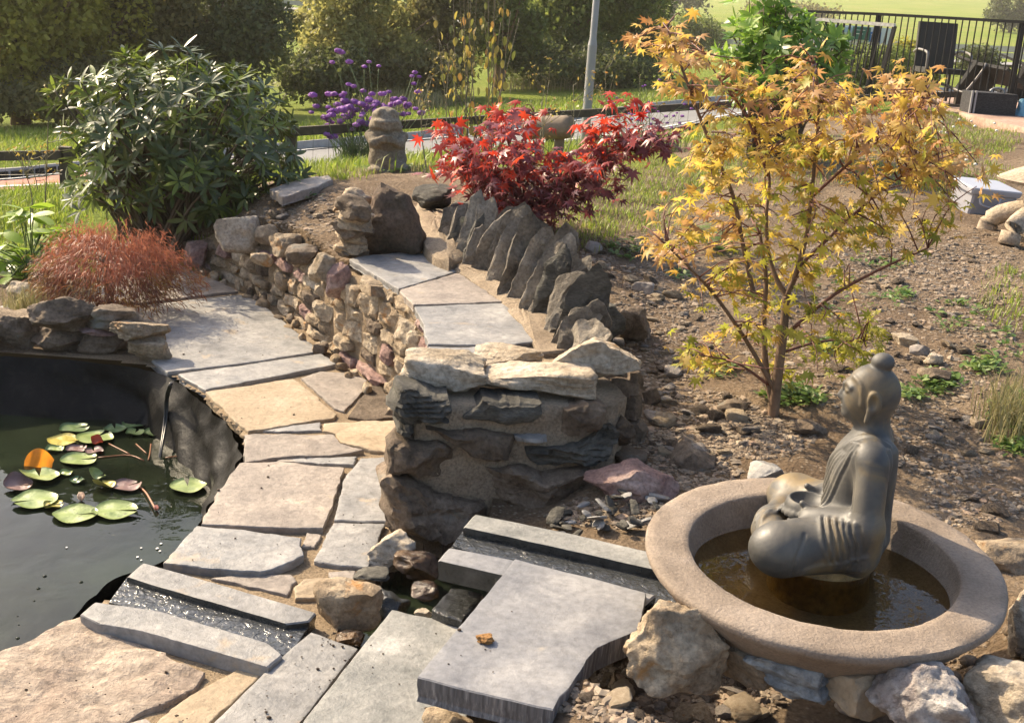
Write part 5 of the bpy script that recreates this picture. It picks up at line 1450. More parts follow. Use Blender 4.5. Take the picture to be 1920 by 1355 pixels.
# ---- broad leaved plant at the left edge
pc = onz(45, 520, 0); pb = np.array([pc[0], pc[1] + .1, LOWZ])
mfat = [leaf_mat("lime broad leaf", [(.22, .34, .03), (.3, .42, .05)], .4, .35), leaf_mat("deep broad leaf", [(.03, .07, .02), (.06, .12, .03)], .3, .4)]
r = np.random.default_rng(4)
t = thing("broad_leaved_plant", pb, "bright green broad leaved plant beside the orange shrub", "plant")
LP, LH, LN, LM, LS = [], [], [], [], []; stb = MB()
for k in range(46):
    x, y = (r.uniform(-60, 135), r.uniform(430, 520)) if k > 5 else (r.uniform(25, 65), r.uniform(385, 420))
    p = ony(x, y, pb[1] + r.uniform(-.2, .25)); stb.tube(catmull([pb + r.normal(0, .05, 3) * [1, 1, 0], (pb + p) / 2 + [0, 0, .05], p], 6), .004, 4)
    for j in range(3):
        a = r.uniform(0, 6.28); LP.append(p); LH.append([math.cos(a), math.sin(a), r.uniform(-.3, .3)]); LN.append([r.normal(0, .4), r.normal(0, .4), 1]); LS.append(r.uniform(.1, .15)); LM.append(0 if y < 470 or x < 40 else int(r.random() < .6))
stb.build("stems", plain_mat("green stem", (.1, .15, .04), .6), t, smooth=True, kind="stuff")
foliage(t, *oval_leaf(.5, .15, .25), np.array(LP), np.array(LH), np.array(LN), np.array(LS), mfat, LM, 140)
# ---- laceleaf maple mound
lb2 = onz(205, 585, 0); lb2[2] = LOWZ
t = thing("laceleaf_maple", lb2, "mounded orange red laceleaf maple overhanging the path", "shrub")
r = np.random.default_rng(6); lc2 = ony(208, 520, lb2[1]); lsx = mpp(lc2)
N = 15000; LP = np.zeros((N, 3)); LH = np.zeros((N, 3)); LN = np.zeros((N, 3)); LM = np.zeros(N, int)
for k in range(N):
    cl = k // 30
    if k % 30 == 0: rs_ = np.random.default_rng(cl + 1000).random(8)
    class rr:
        _i = [0]
        @classmethod
        def uniform(c, a, b): c._i[0] += 1; return a + (b - a) * rs_[c._i[0]]
        @classmethod
        def random(c): c._i[0] += 1; return rs_[c._i[0]]
    rr._i[0] = 0
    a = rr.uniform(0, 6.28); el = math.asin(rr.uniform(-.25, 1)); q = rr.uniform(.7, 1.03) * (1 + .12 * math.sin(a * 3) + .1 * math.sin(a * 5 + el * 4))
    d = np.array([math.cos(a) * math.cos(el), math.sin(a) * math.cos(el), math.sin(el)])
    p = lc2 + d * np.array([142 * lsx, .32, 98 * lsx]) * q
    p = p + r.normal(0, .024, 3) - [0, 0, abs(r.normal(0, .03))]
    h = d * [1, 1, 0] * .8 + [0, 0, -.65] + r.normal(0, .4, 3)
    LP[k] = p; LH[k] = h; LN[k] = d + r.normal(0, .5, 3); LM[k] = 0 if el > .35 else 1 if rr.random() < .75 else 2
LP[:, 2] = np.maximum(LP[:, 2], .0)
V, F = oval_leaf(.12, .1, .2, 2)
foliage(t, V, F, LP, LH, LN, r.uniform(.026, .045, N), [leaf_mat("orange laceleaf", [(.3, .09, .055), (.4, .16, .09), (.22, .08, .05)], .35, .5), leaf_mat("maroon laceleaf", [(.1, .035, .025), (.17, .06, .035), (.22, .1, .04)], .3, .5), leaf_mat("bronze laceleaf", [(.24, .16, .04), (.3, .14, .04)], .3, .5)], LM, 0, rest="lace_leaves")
for k in range(9):
    a = r.uniform(0, 6.28); e = lc2 + np.array([math.cos(a) * 110 * lsx, math.sin(a) * .25, 30 * lsx])
    MB().tube(catmull([lb2, lc2 + [0, 0, .06], e], 10), np.linspace(.014, .004, 10), 6).build("branch", M_BARK, t, smooth=True)
# ---- grassy tufts and weeds
def blades(name, pts, hgt, wid, nper, mat, seed, spread=.02, lean=.5, parent=None, kind="stuff"):
    r = np.random.default_rng(seed); pts = np.asarray(pts)
    n = len(pts) * nper
    B = np.repeat(pts, nper, 0) + r.normal(0, spread, (n, 3)) * [1, 1, 0]
    a = r.uniform(0, 6.28, n); h = hgt * r.uniform(.5, 1.2, n); ln = r.uniform(.1, 1, n) * lean
    d = np.c_[np.cos(a), np.sin(a), 0 * a]; sd = np.c_[-np.sin(a), np.cos(a), 0 * a] * (wid * r.uniform(.6, 1.2, n))[:, None]
    m1 = B + d * (h * ln * .35)[:, None] + np.c_[0 * a, 0 * a, h * .6]; m2 = B + d * (h * ln)[:, None] + np.c_[0 * a, 0 * a, h * (1 - .3 * ln)]
    V = np.stack([B - sd, B + sd, m1 + sd * .8, m1 - sd * .8, m2], 1).reshape(-1, 3)
    i = np.arange(n) * 5
    F = np.concatenate([np.stack([i, i + 1, i + 2], -1), np.stack([i, i + 2, i + 3], -1), np.stack([i + 3, i + 2, i + 4], -1)])
    return mk(name, V, F, mat, parent, kind=kind)
M_BLADE = leaf_mat("fresh grass blade", [(.16, .24, .025), (.24, .31, .04), (.31, .33, .07)], .4, .5); M_DRYB = leaf_mat("dry grass blade", [(.3, .25, .12), (.22, .22, .08), (.38, .32, .18)], .3, .6); M_GBL = leaf_mat("blue green blade", [(.09, .15, .05), (.15, .2, .08)], .3, .5)
tb = onz(62, 590, 0); tb[2] = LOWZ
o = blades("grass_tuft", tb + np.random.default_rng(2).normal(0, .07, (60, 3)) * [1, 1, 0], .17, .0022, 9, M_DRYB, 3, .03, .8, kind=None)
tag(o, "wispy dry grass tuft behind the pond's rock ledge", "grass tuft")
def px_pts(blobs, seed):
    r = np.random.default_rng(seed); P = []
    for x, y, rx, ry, n in blobs:
        for _ in range(n):
            a = r.uniform(0, 6.28); q = math.sqrt(r.uniform()); P.append((x + rx * q * math.cos(a), y + ry * q * math.sin(a)))
    d = np.array([ray(*p) for p in P]); d /= d[:, 1:2]
    Ys = np.geomspace(2., 40, 260)
    PP = CAM + d[:, None] * Ys[None, :, None]
    hit = PP[..., 2] < terg(PP[..., 0], PP[..., 1])
    i = np.argmax(hit, 1); ok = hit.any(1)
    i = np.maximum(i, 1); ar = np.arange(len(P)); A_, B_ = PP[ar, i - 1], PP[ar, i]
    ha = A_[:, 2] - terg(A_[:, 0], A_[:, 1]); hb = B_[:, 2] - terg(B_[:, 0], B_[:, 1])
    Pw = (A_ + (B_ - A_) * np.clip(ha / (ha - hb + 1e-9), 0, 1)[:, None])[ok]
    Pw[:, 2] = terg(Pw[:, 0], Pw[:, 1]); return Pw
W1 = px_pts([(1180, 400, 110, 40, 200), (1240, 345, 90, 40, 230), (1120, 330, 90, 40, 160), (820, 305, 60, 25, 220), (640, 325, 60, 12, 110), (1330, 320, 70, 40, 200), (1500, 300, 200, 50, 320), (1800, 255, 110, 45, 700), (1780, 330, 120, 30, 220), (1900, 560, 60, 60, 60), (1100, 430, 60, 40, 80)], 1)
h1 = np.random.default_rng(1).random(len(W1)) < .62
blades("grass", W1[h1], .05, .003, 7, M_BLADE, 2, .035, 1.)
blades("grass", W1[~h1], .055, .0028, 6, M_DRYB, 12, .035, 1.)
W2 = px_pts([(1690, 560, 20, 12, 14), (1760, 720, 40, 20, 26), (1840, 690, 30, 14, 18), (1900, 800, 30, 60, 60), (1660, 490, 60, 12, 14), (1800, 600, 60, 30, 18), (1490, 745, 50, 20, 40), (1550, 650, 30, 12, 16), (1250, 240, 60, 20, 30), (1170, 470, 40, 20, 22), (1270, 520, 20, 8, 8), (1710, 745, 20, 10, 12), (1350, 700, 30, 10, 8), (560, 372, 30, 8, 8), (880, 300, 40, 20, 60), (720, 318, 60, 8, 40), (1600, 560, 100, 40, 14), (1880, 660, 40, 40, 14)], 4)
LVw, LFw = oval_leaf(.45, .1, .2, 3)
r = np.random.default_rng(9); n = len(W2) * 9
P = np.repeat(W2, 9, 0) + r.normal(0, .018, (n, 3)) * [1, 1, .3] + [0, 0, .015]; a = r.uniform(0, 6.28, n)
wt_ = thing("weeds_holder", (0, 0, 0)); 
X, Y, Z = axes_from(np.c_[np.cos(a), np.sin(a), r.uniform(0, .8, n)], np.c_[r.normal(0, .4, (n, 2)), np.ones(n)])
sz = r.uniform(.015, .04, n)
V = P[:, None] + sz[:, None, None] * (LVw[None, :, 0:1] * X[:, None] + LVw[None, :, 1:2] * Y[:, None] + LVw[None, :, 2:3] * Z[:, None])
F = (LFw[None] + (np.arange(n) * len(LVw))[:, None, None]).reshape(-1, 4)
mk("weeds", V.reshape(-1, 3), F, leaf_mat("weed leaf", [(.08, .16, .03), (.14, .22, .04), (.2, .26, .06)], .3, .5), kind="stuff")
bpy.data.objects.remove(wt_)
# long blades by the orange-edged soil at the right
W3 = px_pts([(1900, 790, 40, 50, 60)], 8)
blades("grass", W3, .16, .0022, 8, M_DRYB, 5, .04, .8)
# white clover heads
r = np.random.default_rng(12)
Wc = px_pts([(1790, 245, 110, 25, 26), (1800, 330, 60, 20, 6)], 9)
V0, F0 = cubesphere(3); mcl = mesh_data("clover_head", V0 * [1, 1, .8] * .014, F0); mcl.materials.append(plain_mat("clover white", (.75, .72, .62), .7, nscale=300, var=.3, bump=.004))
for p in Wc:
    o = inst("clover_flower", mcl, Matrix.Translation(Vector(p + [0, 0, .085]))); tag(o, "white clover flower head in the rough grass by the terrace", "flower", "clover flowers in the grass")
# ---- fern
fb_ = onter(1345, 470); t = thing("fern", fb_, "small bright green fern growing behind the golden maple", "fern"); r = np.random.default_rng(3)
mf = leaf_mat("fern frond", [(.14, .24, .03), (.2, .3, .05)], .35, .5)
for k in range(16):
    a = r.uniform(0, 6.28); L = r.uniform(.22, .36); d = np.array([math.cos(a), math.sin(a), 0]); sd = np.array([-d[1], d[0], 0]); V, F = [], []
    for i in range(16):
        f = i / 15; p = fb_ + d * L * f * .75 + EZ * (L * (1.1 * f - .75 * f * f)); w = .065 * math.sin(math.pi * (.12 + .86 * f)) 
        for s_ in (-1, 1):
            q_ = p + sd * s_ * w + d * w * .35 - EZ * w * .2; b0 = len(V); V += [p - d * .006, p + d * .006, q_ + d * .003, q_ - d * .003]; F.append((b0, b0 + 1, b0 + 2, b0 + 3))
    mk("frond", np.array(V), F, mf, t)
# ---- verbena, lavender and sparse stems by the fence
M_VST = plain_mat("verbena stem", (.12, .16, .06), .7); M_PURP = leaf_mat("violet flower", [(.3, .1, .42), (.4, .16, .5), (.24, .08, .32)], .3, .6)
V0, F0 = cubesphere(4); hv = V0 * (1 + .28 * vnoise(V0 * 5, 3))[:, None] * [1, 1, .62]; mhead = mesh_data("flower_head", hv * .024, F0, False); mhead.materials.append(M_PURP)
def flower_plant(name, label, base, heads, Y0, dY, seed, hs=1., sr=.0028):
    r = np.random.default_rng(seed); t = thing(name, base, label, "plant"); mb = MB()
    for (x, y) in heads:
        p = ony(x, y, Y0 + r.normal(0, dY)); b0 = base + r.normal(0, .07, 3) * [1, 1, 0]
        md = b0 + (p - b0) * .55 + r.normal(0, .05, 3); mb.tube(catmull([b0, md, p], 8), sr, 4)
        inst("flower_head", mhead, Matrix.Translation(Vector(p)) @ Matrix.Rotation(r.uniform(0, 6), 4, 'Z') @ Matrix.Scale(hs * r.uniform(.7, 1.3), 4), t)
    mb.build("stem", M_VST, t, smooth=True)
    return t
r = np.random.default_rng(8)
vb = onter(665, 318) + np.array([0, .3, 0]); hd = [(r.normal(690, 42), r.normal(203, 20)) for _ in range(64)] + [(r.normal(640, 18), r.normal(213, 18)) for _ in range(24)] + [(620, 257), (612, 252), (628, 250), (750, 238), (745, 215)]
flower_plant("verbena", "bushy purple verbena in flower behind the squat carving", vb, hd, vb[1] + .1, .12, 3, 1.35)
flower_plant("verbena", "tall verbena stems with few flower heads above the bushy one", vb + [.1, .25, 0], [(634, 95), (640, 98), (623, 117), (655, 116), (692, 116), (683, 125), (710, 124), (778, 136), (773, 143), (786, 144), (776, 157), (784, 172)], vb[1] + .3, .08, 4, 1.1)
blades("grass", vb + np.random.default_rng(5).normal(0, .07, (46, 3)) * [1., .8, 0] + [-.05, .05, 0], .26, .005, 4, M_GBL, 6, .03, .9)
lvb = onter(1210, 285); hd = [(r.normal(1205, 45), r.normal(225, 17)) for _ in range(46)] + [(1210, 160), (1205, 162), (1236, 150), (1150, 195), (1142, 190), (1128, 195)]
flower_plant("lavender", "purple lavender in flower behind the red maple", lvb, hd, lvb[1] + .2, .12, 5, .62, .002)
blades("grass", lvb + np.random.default_rng(6).normal(0, .14, (70, 3)) * [1.5, .8, 0], .17, .004, 5, M_GBL, 7, .04, .5)
# sparse tall shrub with drooping yellow leaves
sb0 = onter(895, 300, 6.); Ys = sb0[1] + .3; sb0 = np.array([*ony(895, 300, Ys)[:2], 0]); sb0[2] = ter1(sb0[0], sb0[1])
t = thing("dogwood_shrub", sb0, "tall sparse shrub with bare stems and drooping yellowing leaves", "shrub"); r = np.random.default_rng(15)
tips = []
for k in range(17):
    x0, x1 = 895 + r.normal(0, 22), 895 + (k - 8) * 9 + r.normal(0, 6)
    P = catmull([ony(x0, 310, Ys), ony((x0 * .4 + x1 * .6), 180, Ys + r.normal(0, .1)), ony(x1, r.uniform(-120, -20) if 2 < k < 14 else r.uniform(20, 90), Ys + r.normal(0, .15))], 16)
    P[0][2] = sb0[2] - .02
    MB().tube(P, np.linspace(.006, .0022, 16), 5).build("stem", plain_mat("pale stem", (.13, .105, .065), .7) if k == 0 else bpy.data.materials["pale stem"], t, smooth=True); tips.append(P)
LP, LH, LN, LM = [], [], [], []
for k in range(230):
    P = tips[r.integers(len(tips))]; p = P[r.integers(3, 15)] + r.normal(0, .03, 3); a = r.uniform(0, 6.28)
    LP.append(p); LH.append([.5 * math.cos(a), .5 * math.sin(a), -1]); LN.append([math.cos(a), math.sin(a), .4]); LM.append(int(r.random() < .35))
foliage(t, *oval_leaf(.55, .25, .2), np.array(LP), np.array(LH), np.array(LN), np.random.default_rng(1).uniform(.05, .09, 230), [leaf_mat("yellowing leaf", [(.24, .22, .05), (.36, .28, .06), (.3, .16, .05)], .4, .45), leaf_mat("olive leaf", [(.1, .12, .03), (.16, .16, .04)], .35, .45)], LM, 230)
# bare branching weeds
M_DST = plain_mat("dry stalk", (.16, .14, .08), .8)
for k, (x, y0, x1, y1) in enumerate([(830, 300, 800, 150), (850, 310, 842, 120), (1000, 320, 1030, 150), (1020, 330, 1015, 190), (1050, 330, 1075, 160), (800, 320, 790, 190), (1150, 330, 1135, 130), (1215, 300, 1200, 140), (80, 470, 92, 155), (60, 440, 40, 300), (75, 380, 55, 300)]):
    bb = onter(x, y0); t = thing("weed_stalk", bb, "tall thin branching dry weed stalk standing near the fence", "weed", "dry weed stalks"); r = np.random.default_rng(40 + k)
    top = ony(x1, y1, bb[1] + .15); P = catmull([bb, (bb + top) / 2 + r.normal(0, .03, 3), top], 12); MB().tube(P, np.linspace(.005, .002, 12), 5).build("stem", M_DST, t, smooth=True)
    LP, LH = [], []
    for j in range(7):
        i = r.integers(5, 12); e = P[i] + np.array([r.normal(0, .12), r.normal(0, .06), r.uniform(.06, .2)]); MB().tube(catmull([P[i], (P[i] + e) / 2 - [0, 0, .02], e], 5), np.linspace(.003, .0012, 5), 4).build("twig", M_DST, t, smooth=True)
        for _ in range(5): LP.append(e + r.normal(0, .025, 3)); LH.append(r.normal(0, 1, 3))
    foliage(t, *oval_leaf(.5, .1, .1, 3), np.array(LP), np.array(LH), r.normal(0, 1, (len(LP), 3)) + [0, 0, 1], np.full(len(LP), .026), [bpy.data.materials["yellowing leaf"]], np.zeros(len(LP), int), 0, rest="small_leaves")

# ================================================================== stones on the soil
r = np.random.default_rng(77)
def hill(n, blobs, seed): return px_pts(blobs, seed)
GB = [(1250, 620, 110, 120, 900), (1300, 800, 150, 70, 900), (1650, 640, 260, 130, 1100), (1750, 520, 200, 60, 700), (1780, 800, 160, 100, 500), (1200, 480, 110, 60, 500), (1250, 1300, 240, 60, 700), (540, 400, 130, 45, 500), (1150, 960, 110, 30, 260), (1500, 400, 300, 90, 400), (1830, 930, 100, 60, 200), (1700, 1180, 160, 90, 300), (1700, 470, 220, 55, 900), (1850, 560, 120, 80, 500), (1420, 820, 110, 40, 500), (1300, 880, 90, 40, 300)]
Pg = px_pts([(*b_[:4], int(b_[4] * 1.9)) for b_ in GB], 21)
V0, F0 = cubesphere(2); ng = len(Pg)
sc = np.exp(r.normal(-4.95, .5, ng)).clip(.003, .022)
dims = np.c_[sc, sc * r.uniform(.55, 1, ng), sc * r.uniform(.25, .6, ng)]
az = r.uniform(0, 6.28, ng)
Vg = V0[None] * dims[:, None] * (1 + r.uniform(-.38, .38, (ng, len(V0), 1)))
ca, sa = np.cos(az)[:, None], np.sin(az)[:, None]
Vg = np.stack([Vg[..., 0] * ca - Vg[..., 1] * sa, Vg[..., 0] * sa + Vg[..., 1] * ca, Vg[..., 2]], -1) + Pg[:, None]
Fg = (F0[None] + (np.arange(ng) * len(V0))[:, None, None]).reshape(-1, 4)
m, t, b = newmat("mixed gravel"); q = NB(t)
c = q.ramp(q.isl(), [(0, (.12, .085, .058)), (.25, (.21, .157, .108)), (.5, (.28, .215, .15)), (.7, (.18, .145, .112)), (.85, (.36, .29, .21)), (1, (.28, .19, .13))])
c = q.mix(.6, c, q.ramp(q.noise(q.vec(False), 120, 4), [(.3, (.6, .6, .6)), (.7, (1.1, 1.1, 1.1))]), 'MULTIPLY')
q.l(c, b.inputs["Base Color"]); b.inputs["Roughness"].default_value = .85; M_GRAV = m
mk("gravel", Vg.reshape(-1, 3), Fg, m, smooth=False, kind="stuff")
# single stones large enough to pick out
SG = "loose stones on the soil slope"
Pl = px_pts([(1230, 640, 90, 110, 60), (1320, 800, 130, 60, 40), (1680, 640, 180, 70, 40), (1750, 520, 160, 50, 24), (1200, 500, 90, 60, 22), (1300, 1310, 200, 40, 30), (560, 395, 110, 30, 14), (1800, 820, 120, 60, 14), (1830, 960, 60, 40, 8)], 33)
vars_ = []
for k in range(10):
    V, F = rockV(700 + k, 5, 9, 4, .08); vars_.append((V, F))
smats = [M_TAN, M_BROWN, M_SLATE2, M_BROWN, M_SANDS]
lb_s = ["small angular buff stone lying loose on the soil slope", "small angular brown stone lying loose on the soil slope", "small flat grey stone lying loose on the soil slope", "small dark brown stone lying loose on the soil slope", "small pale sandy stone lying loose on the soil slope"]
sd_ = {}
for k, p in enumerate(Pl):
    kv, km = k % 10, int(r.integers(5))
    if (kv, km) not in sd_:
        me = mesh_data("stone", vars_[kv][0] * .5, vars_[kv][1], True, 35); me.materials.append(smats[km]); sd_[(kv, km)] = me
    s_ = float(np.exp(r.normal(-3.1, .42))); s_ = min(max(s_, .024), .095)
    m4 = Matrix.Translation(Vector(p + [0, 0, s_ * .1])) @ Matrix.Rotation(r.uniform(0, 6.28), 4, 'Z') @ Matrix.Rotation(r.normal(0, .2), 4, 'X') @ Matrix.Diagonal((s_, s_ * r.uniform(.6, .9), s_ * r.uniform(.25, .6), 1))
    tag(inst("stone", sd_[(kv, km)], m4), lb_s[km], "stone", SG)
for bx, mt, sd, lb in [((1668, 620, 1720, 648), M_PALE, 1, "pale buff rock on the slope behind the statue's head"), ((1700, 640, 1740, 665), M_SLATE2, 2, "grey flat rock next to the pale buff one"), ((1728, 660, 1765, 686), M_PALE, 3, "cream rock beside the dark cube shaped one"), ((1726, 684, 1778, 722), M_BROWN, 4, "dark brown cube shaped rock behind the statue's topknot"),
                       ((1480, 780, 1556, 818), M_BROWN, 5, "wide grey brown rock at the golden maple's foot"), ((1162, 592, 1218, 640), M_BROWN, 6, "reddish flat rock below the slate row"), ((1100, 515, 1140, 545), M_SLATE, 7, "pale slate flake near the slate row"), ((1184, 522, 1226, 550), M_SLATE2, 8, "light grey rock in the shade of the slates"),
                       ((1090, 450, 1128, 475), M_SLATE2, 9, "grey slate chip under the red maple"), ((1200, 720, 1240, 760), M_BROWN, 10, "upright brown rock beside the pier"), ((1345, 745, 1400, 775), M_BROWN, 11, "long flat brown rock left of the golden maple's trunk"), ((1560, 1285, 1625, 1340), M_SLATE2, 12, "triangular grey rock in the soil before the basin")]:
    p = onter((bx[0] + bx[2]) / 2, bx[3]); loose("rock", bx, p[2], 800 + sd, mt, lb, "rock", n=9, sink=.2)
# dark slate chips between pier and upper channel
r = np.random.default_rng(5)
for k in range(46):
    p = onz(r.uniform(1040, 1250), r.uniform(950, 1010), .17); p[2] = max(ter1(p[0], p[1]), .12) + r.uniform(0, .03)
    w = r.uniform(.025, .07)
    o = rock("slate_chip", p, (w, w * r.uniform(.4, .8), .012), 3000 + k, M_DARK if k % 3 else M_SLATE, rot=(r.normal(0, .3), r.normal(0, .3), r.uniform(0, 6)), n=4, square=6, sink=0)
    tag(o, "thin blue grey slate chip heaped between pier and channel", "slate chip", "slate chips by the channel")
# round pebbles in the hollow
for k in range(60):
    a = r.uniform(-1.2, .35); rr = r.uniform(.36, .6); p = BASIN_C + [math.cos(a) * rr, math.sin(a) * rr, 0]; p[2] = ter1(p[0], p[1]) + .008
    w = r.uniform(.03, .055)
    o = rock("pebble", p, (w, w * .75, w * .55), 4000 + k, M_BROWN, rot=(0, 0, r.uniform(0, 6)), n=4, square=2.2, cuts=0, rough=.03)
    tag(o, "smooth rounded pebble in the shaded hollow beside the basin", "pebble", "pebbles under the basin rim")
# crumbs of soil and stone dust lying on the slabs
rc_ = np.random.default_rng(61); Vc = []
for x, y, rx, ry, n_, z in [(190, 1300, 190, 60, 70, .006), (600, 1240, 60, 60, 70, .017), (640, 1200, 40, 20, 60, .017), (520, 1320, 60, 30, 25, .017), (720, 1260, 90, 70, 30, .102), (480, 920, 90, 50, 20, .008), (430, 620, 110, 50, 60, .002), (450, 1030, 90, 25, 20, .013), (520, 760, 70, 30, 25, .0), (880, 1200, 80, 60, 22, .263), (540, 860, 90, 40, 40, .0), (660, 1020, 60, 60, 40, .0)]:
    for _ in range(n_ // 2):
        p = onz(x + rx * rc_.uniform(-1, 1), y + ry * rc_.uniform(-1, 1), z + .001); w = np.exp(rc_.normal(-6.2, .5))
        Vc.append(V0 * (1 + rc_.uniform(-.35, .35, (len(V0), 1))) * w * [1, .8, .6] + p)
V0c = V0; nc = len(Vc)
mk("soil_crumbs", np.concatenate(Vc), (F0[None] + (np.arange(nc) * len(V0))[:, None, None]).reshape(-1, 4), stone_mat("dark crumb", [(.05, .035, .025), (.12, .085, .06)], 20, 80, var=0), smooth=False, kind="stuff")
# ================================================================== rock ledge by the pond
pw = thing("rock_ledge", onz(150, 660, 0), "low ledge of stacked rough brown rocks along the pond's far edge", "rock ledge")
pillow("mortar", np.array([onz(x, y, 0)[:2] for x, y in [(-140, 628), (60, 634), (280, 652), (290, 630), (250, 612), (-140, 600)]]), ((0, 0, .07), EX, EY, EZ), .12, M_MORTG, pw, rough=.015, m=60, bulge=.02)
for k, (bx, z, mt, d_) in enumerate([((55, 606, 165, 664), -.02, M_BROWN, .5), ((150, 610, 250, 666), -.02, M_BROWN, .5), ((0, 588, 72, 660), -.02, M_BROWN, .7), ((240, 618, 320, 680), -.01, M_TAN, .7), ((-130, 585, 8, 660), -.02, M_BROWN, .5), ((150, 606, 225, 630), .07, M_PINK, .8), ((60, 556, 180, 624), .09, M_BROWN, .6), ((150, 560, 268, 618), .1, M_BROWN, .6), ((205, 595, 314, 640), .09, M_TAN, .6)]):
    o = rockpx("rock", bx, z, 1200 + k, mt, d_, n=20, rough=.11, square=4.5, cuts=12, strata=.06); o.parent = pw; o.location = o.location - pw.location
o = loose("boulder", (15, 520, 75, 556), 0, 1230, M_PALE, "pale flat stone behind the wispy dry grass", "boulder", square=7)
o = slabpx("paving_slab", [(-40, 580), (15, 572), (22, 600), (-40, 610)], .0, .04, M_SLATE, path, 77)

# ================================================================== fence along the road
M_WOOD = plain_mat("dark fence timber", (.06, .045, .03), .8, nscale=14, var=.4)
FP = [(-310, 290, 10.2), (120, 283, 9.9), (545, 240, 10.6), (1035, 210, 12.2), (1440, 186, 14.5), (1800, 172, 16.5)]
FT = [ony(*p) for p in FP]
fence = thing("timber_fence", (*FT[2][:2], FT[2][2] - 1.0), "low dark timber post and rail fence along the road", "fence")
for k, p in enumerate(FT):
    MB().box(p + [0, .03, -.52], (.085, .075, 1.1)).build("post", M_WOOD, fence)
for k in range(len(FT) - 1):
    a, c_ = FT[k] + [0, -.03, -.03], FT[k + 1] + [0, -.03, -.03]; d_ = c_ - a; L = np.linalg.norm(d_); d_ /= L
    ey = np.cross([0, 0, 1], d_); ey /= np.linalg.norm(ey); ax = np.array([d_, ey, np.cross(d_, ey)])
    MB().box((a + c_) / 2, (L - .01, .04, .075), ax).build("rail", M_WOOD, fence)
    mb = MB()
    for h_ in (.15, .35, .55, .75): mb.tube([a - [0, .03, h_], c_ - [0, .03, h_]], .0022, 4)
    for j in range(int(L / .15)):
        q_ = a + d_ * (j + .5) * .15 - [0, .03, 0]; mb.tube([q_, q_ - [0, 0, .85]], .0018, 3)
    mb.build("wire_mesh", plain_mat("fence wire", (.08, .075, .07), .5, .5) if k == 0 else bpy.data.materials["fence wire"], fence)
# timber sleeper end and stump by the fence
bb = ony(1050, 300, 9.5); bb[2] = ter1(bb[0], bb[1]); p1 = ony(1048, 222, 9.5)
t = thing("timber_marker", bb, "short timber stump carrying a rounded log beside the fence", "timber post")
MB().box((bb + p1) / 2, (.075, .07, (p1 - bb)[2])).build("post", plain_mat("weathered wood", (.2, .15, .1), .8, nscale=16, var=.3), t)
q1, q2 = ony(985, 240, 9.56), ony(1072, 238, 9.42); MB().tube(catmull([q1, (q1 + q2) / 2, q2 - (q2 - q1) * .04, q2], 8), [.09, .09, .09, .09, .09, .085, .07, .04], 12).build("log", bpy.data.materials["weathered wood"], t, smooth=True)
# ================================================================== lamp post
lp = ony(1098, 242, 13.2); lp[2] = ter1(lp[0], lp[1]); t = thing("lamp_post", lp, "slim grey steel lamp post standing between fence and road", "lamp post")
MB().tube([lp, lp + [0, 0, 1.05]], [.048, .048], 14).build("base", M_GALV, t, smooth=True, sharp=40); pole_ = MB().tube([lp + [0, 0, 1.05], lp + [0, 0, 1.12], lp + [0, 0, 6.2]], [.048, .036, .026], 14).build("pole", M_GALV, t, smooth=True, sharp=40)
MB().tube([lp + [0, 0, 6.2], lp + [.1, .3, 6.35], lp + [.3, 1.0, 6.4]], [.036, .036, .036], 8).build("arm", M_GALV, pole_, smooth=True); MB().box(lp + [.4, 1.3, 6.4], (.25, .6, .12)).build("lantern", M_GALV, pole_)

# ================================================================== trees beyond the road
def crown(c, rad, n, leaf, seed, lobes=30, flat=.0):
    r = np.random.default_rng(seed)
    L = r.normal(size=(lobes, 3)); L /= np.linalg.norm(L, axis=1)[:, None]; L *= r.uniform(.4, .86, lobes)[:, None]
    lr = r.uniform(.16, .4, lobes)
    k = r.integers(lobes, size=n); d = r.normal(size=(n, 3)); d /= np.linalg.norm(d, axis=1)[:, None]
    d[:, 2] = np.where(r.random(n) < .35, np.abs(d[:, 2]), d[:, 2])
    q = L[k] + d * (lr[k] * r.uniform(.8, 1.05, n))[:, None]
    P = c + q * rad + r.normal(0, leaf * .6, (n, 3))
    nn = d + r.normal(0, .55, (n, 3)) + [0, 0, .3]; hh = r.normal(size=(n, 3)) + [0, 0, -.4]
    X, Y, Z = axes_from(hh, nn); s_ = leaf * r.uniform(.6, 1.3, n)[:, None]
    V = np.stack([P - Y * s_ * .5, P + X * s_ * .3, P + Y * s_ * .5 + Z * s_ * .1, P - X * s_ * .3], 1).reshape(-1, 3)
    return V, np.arange(n * 4).reshape(-1, 4)
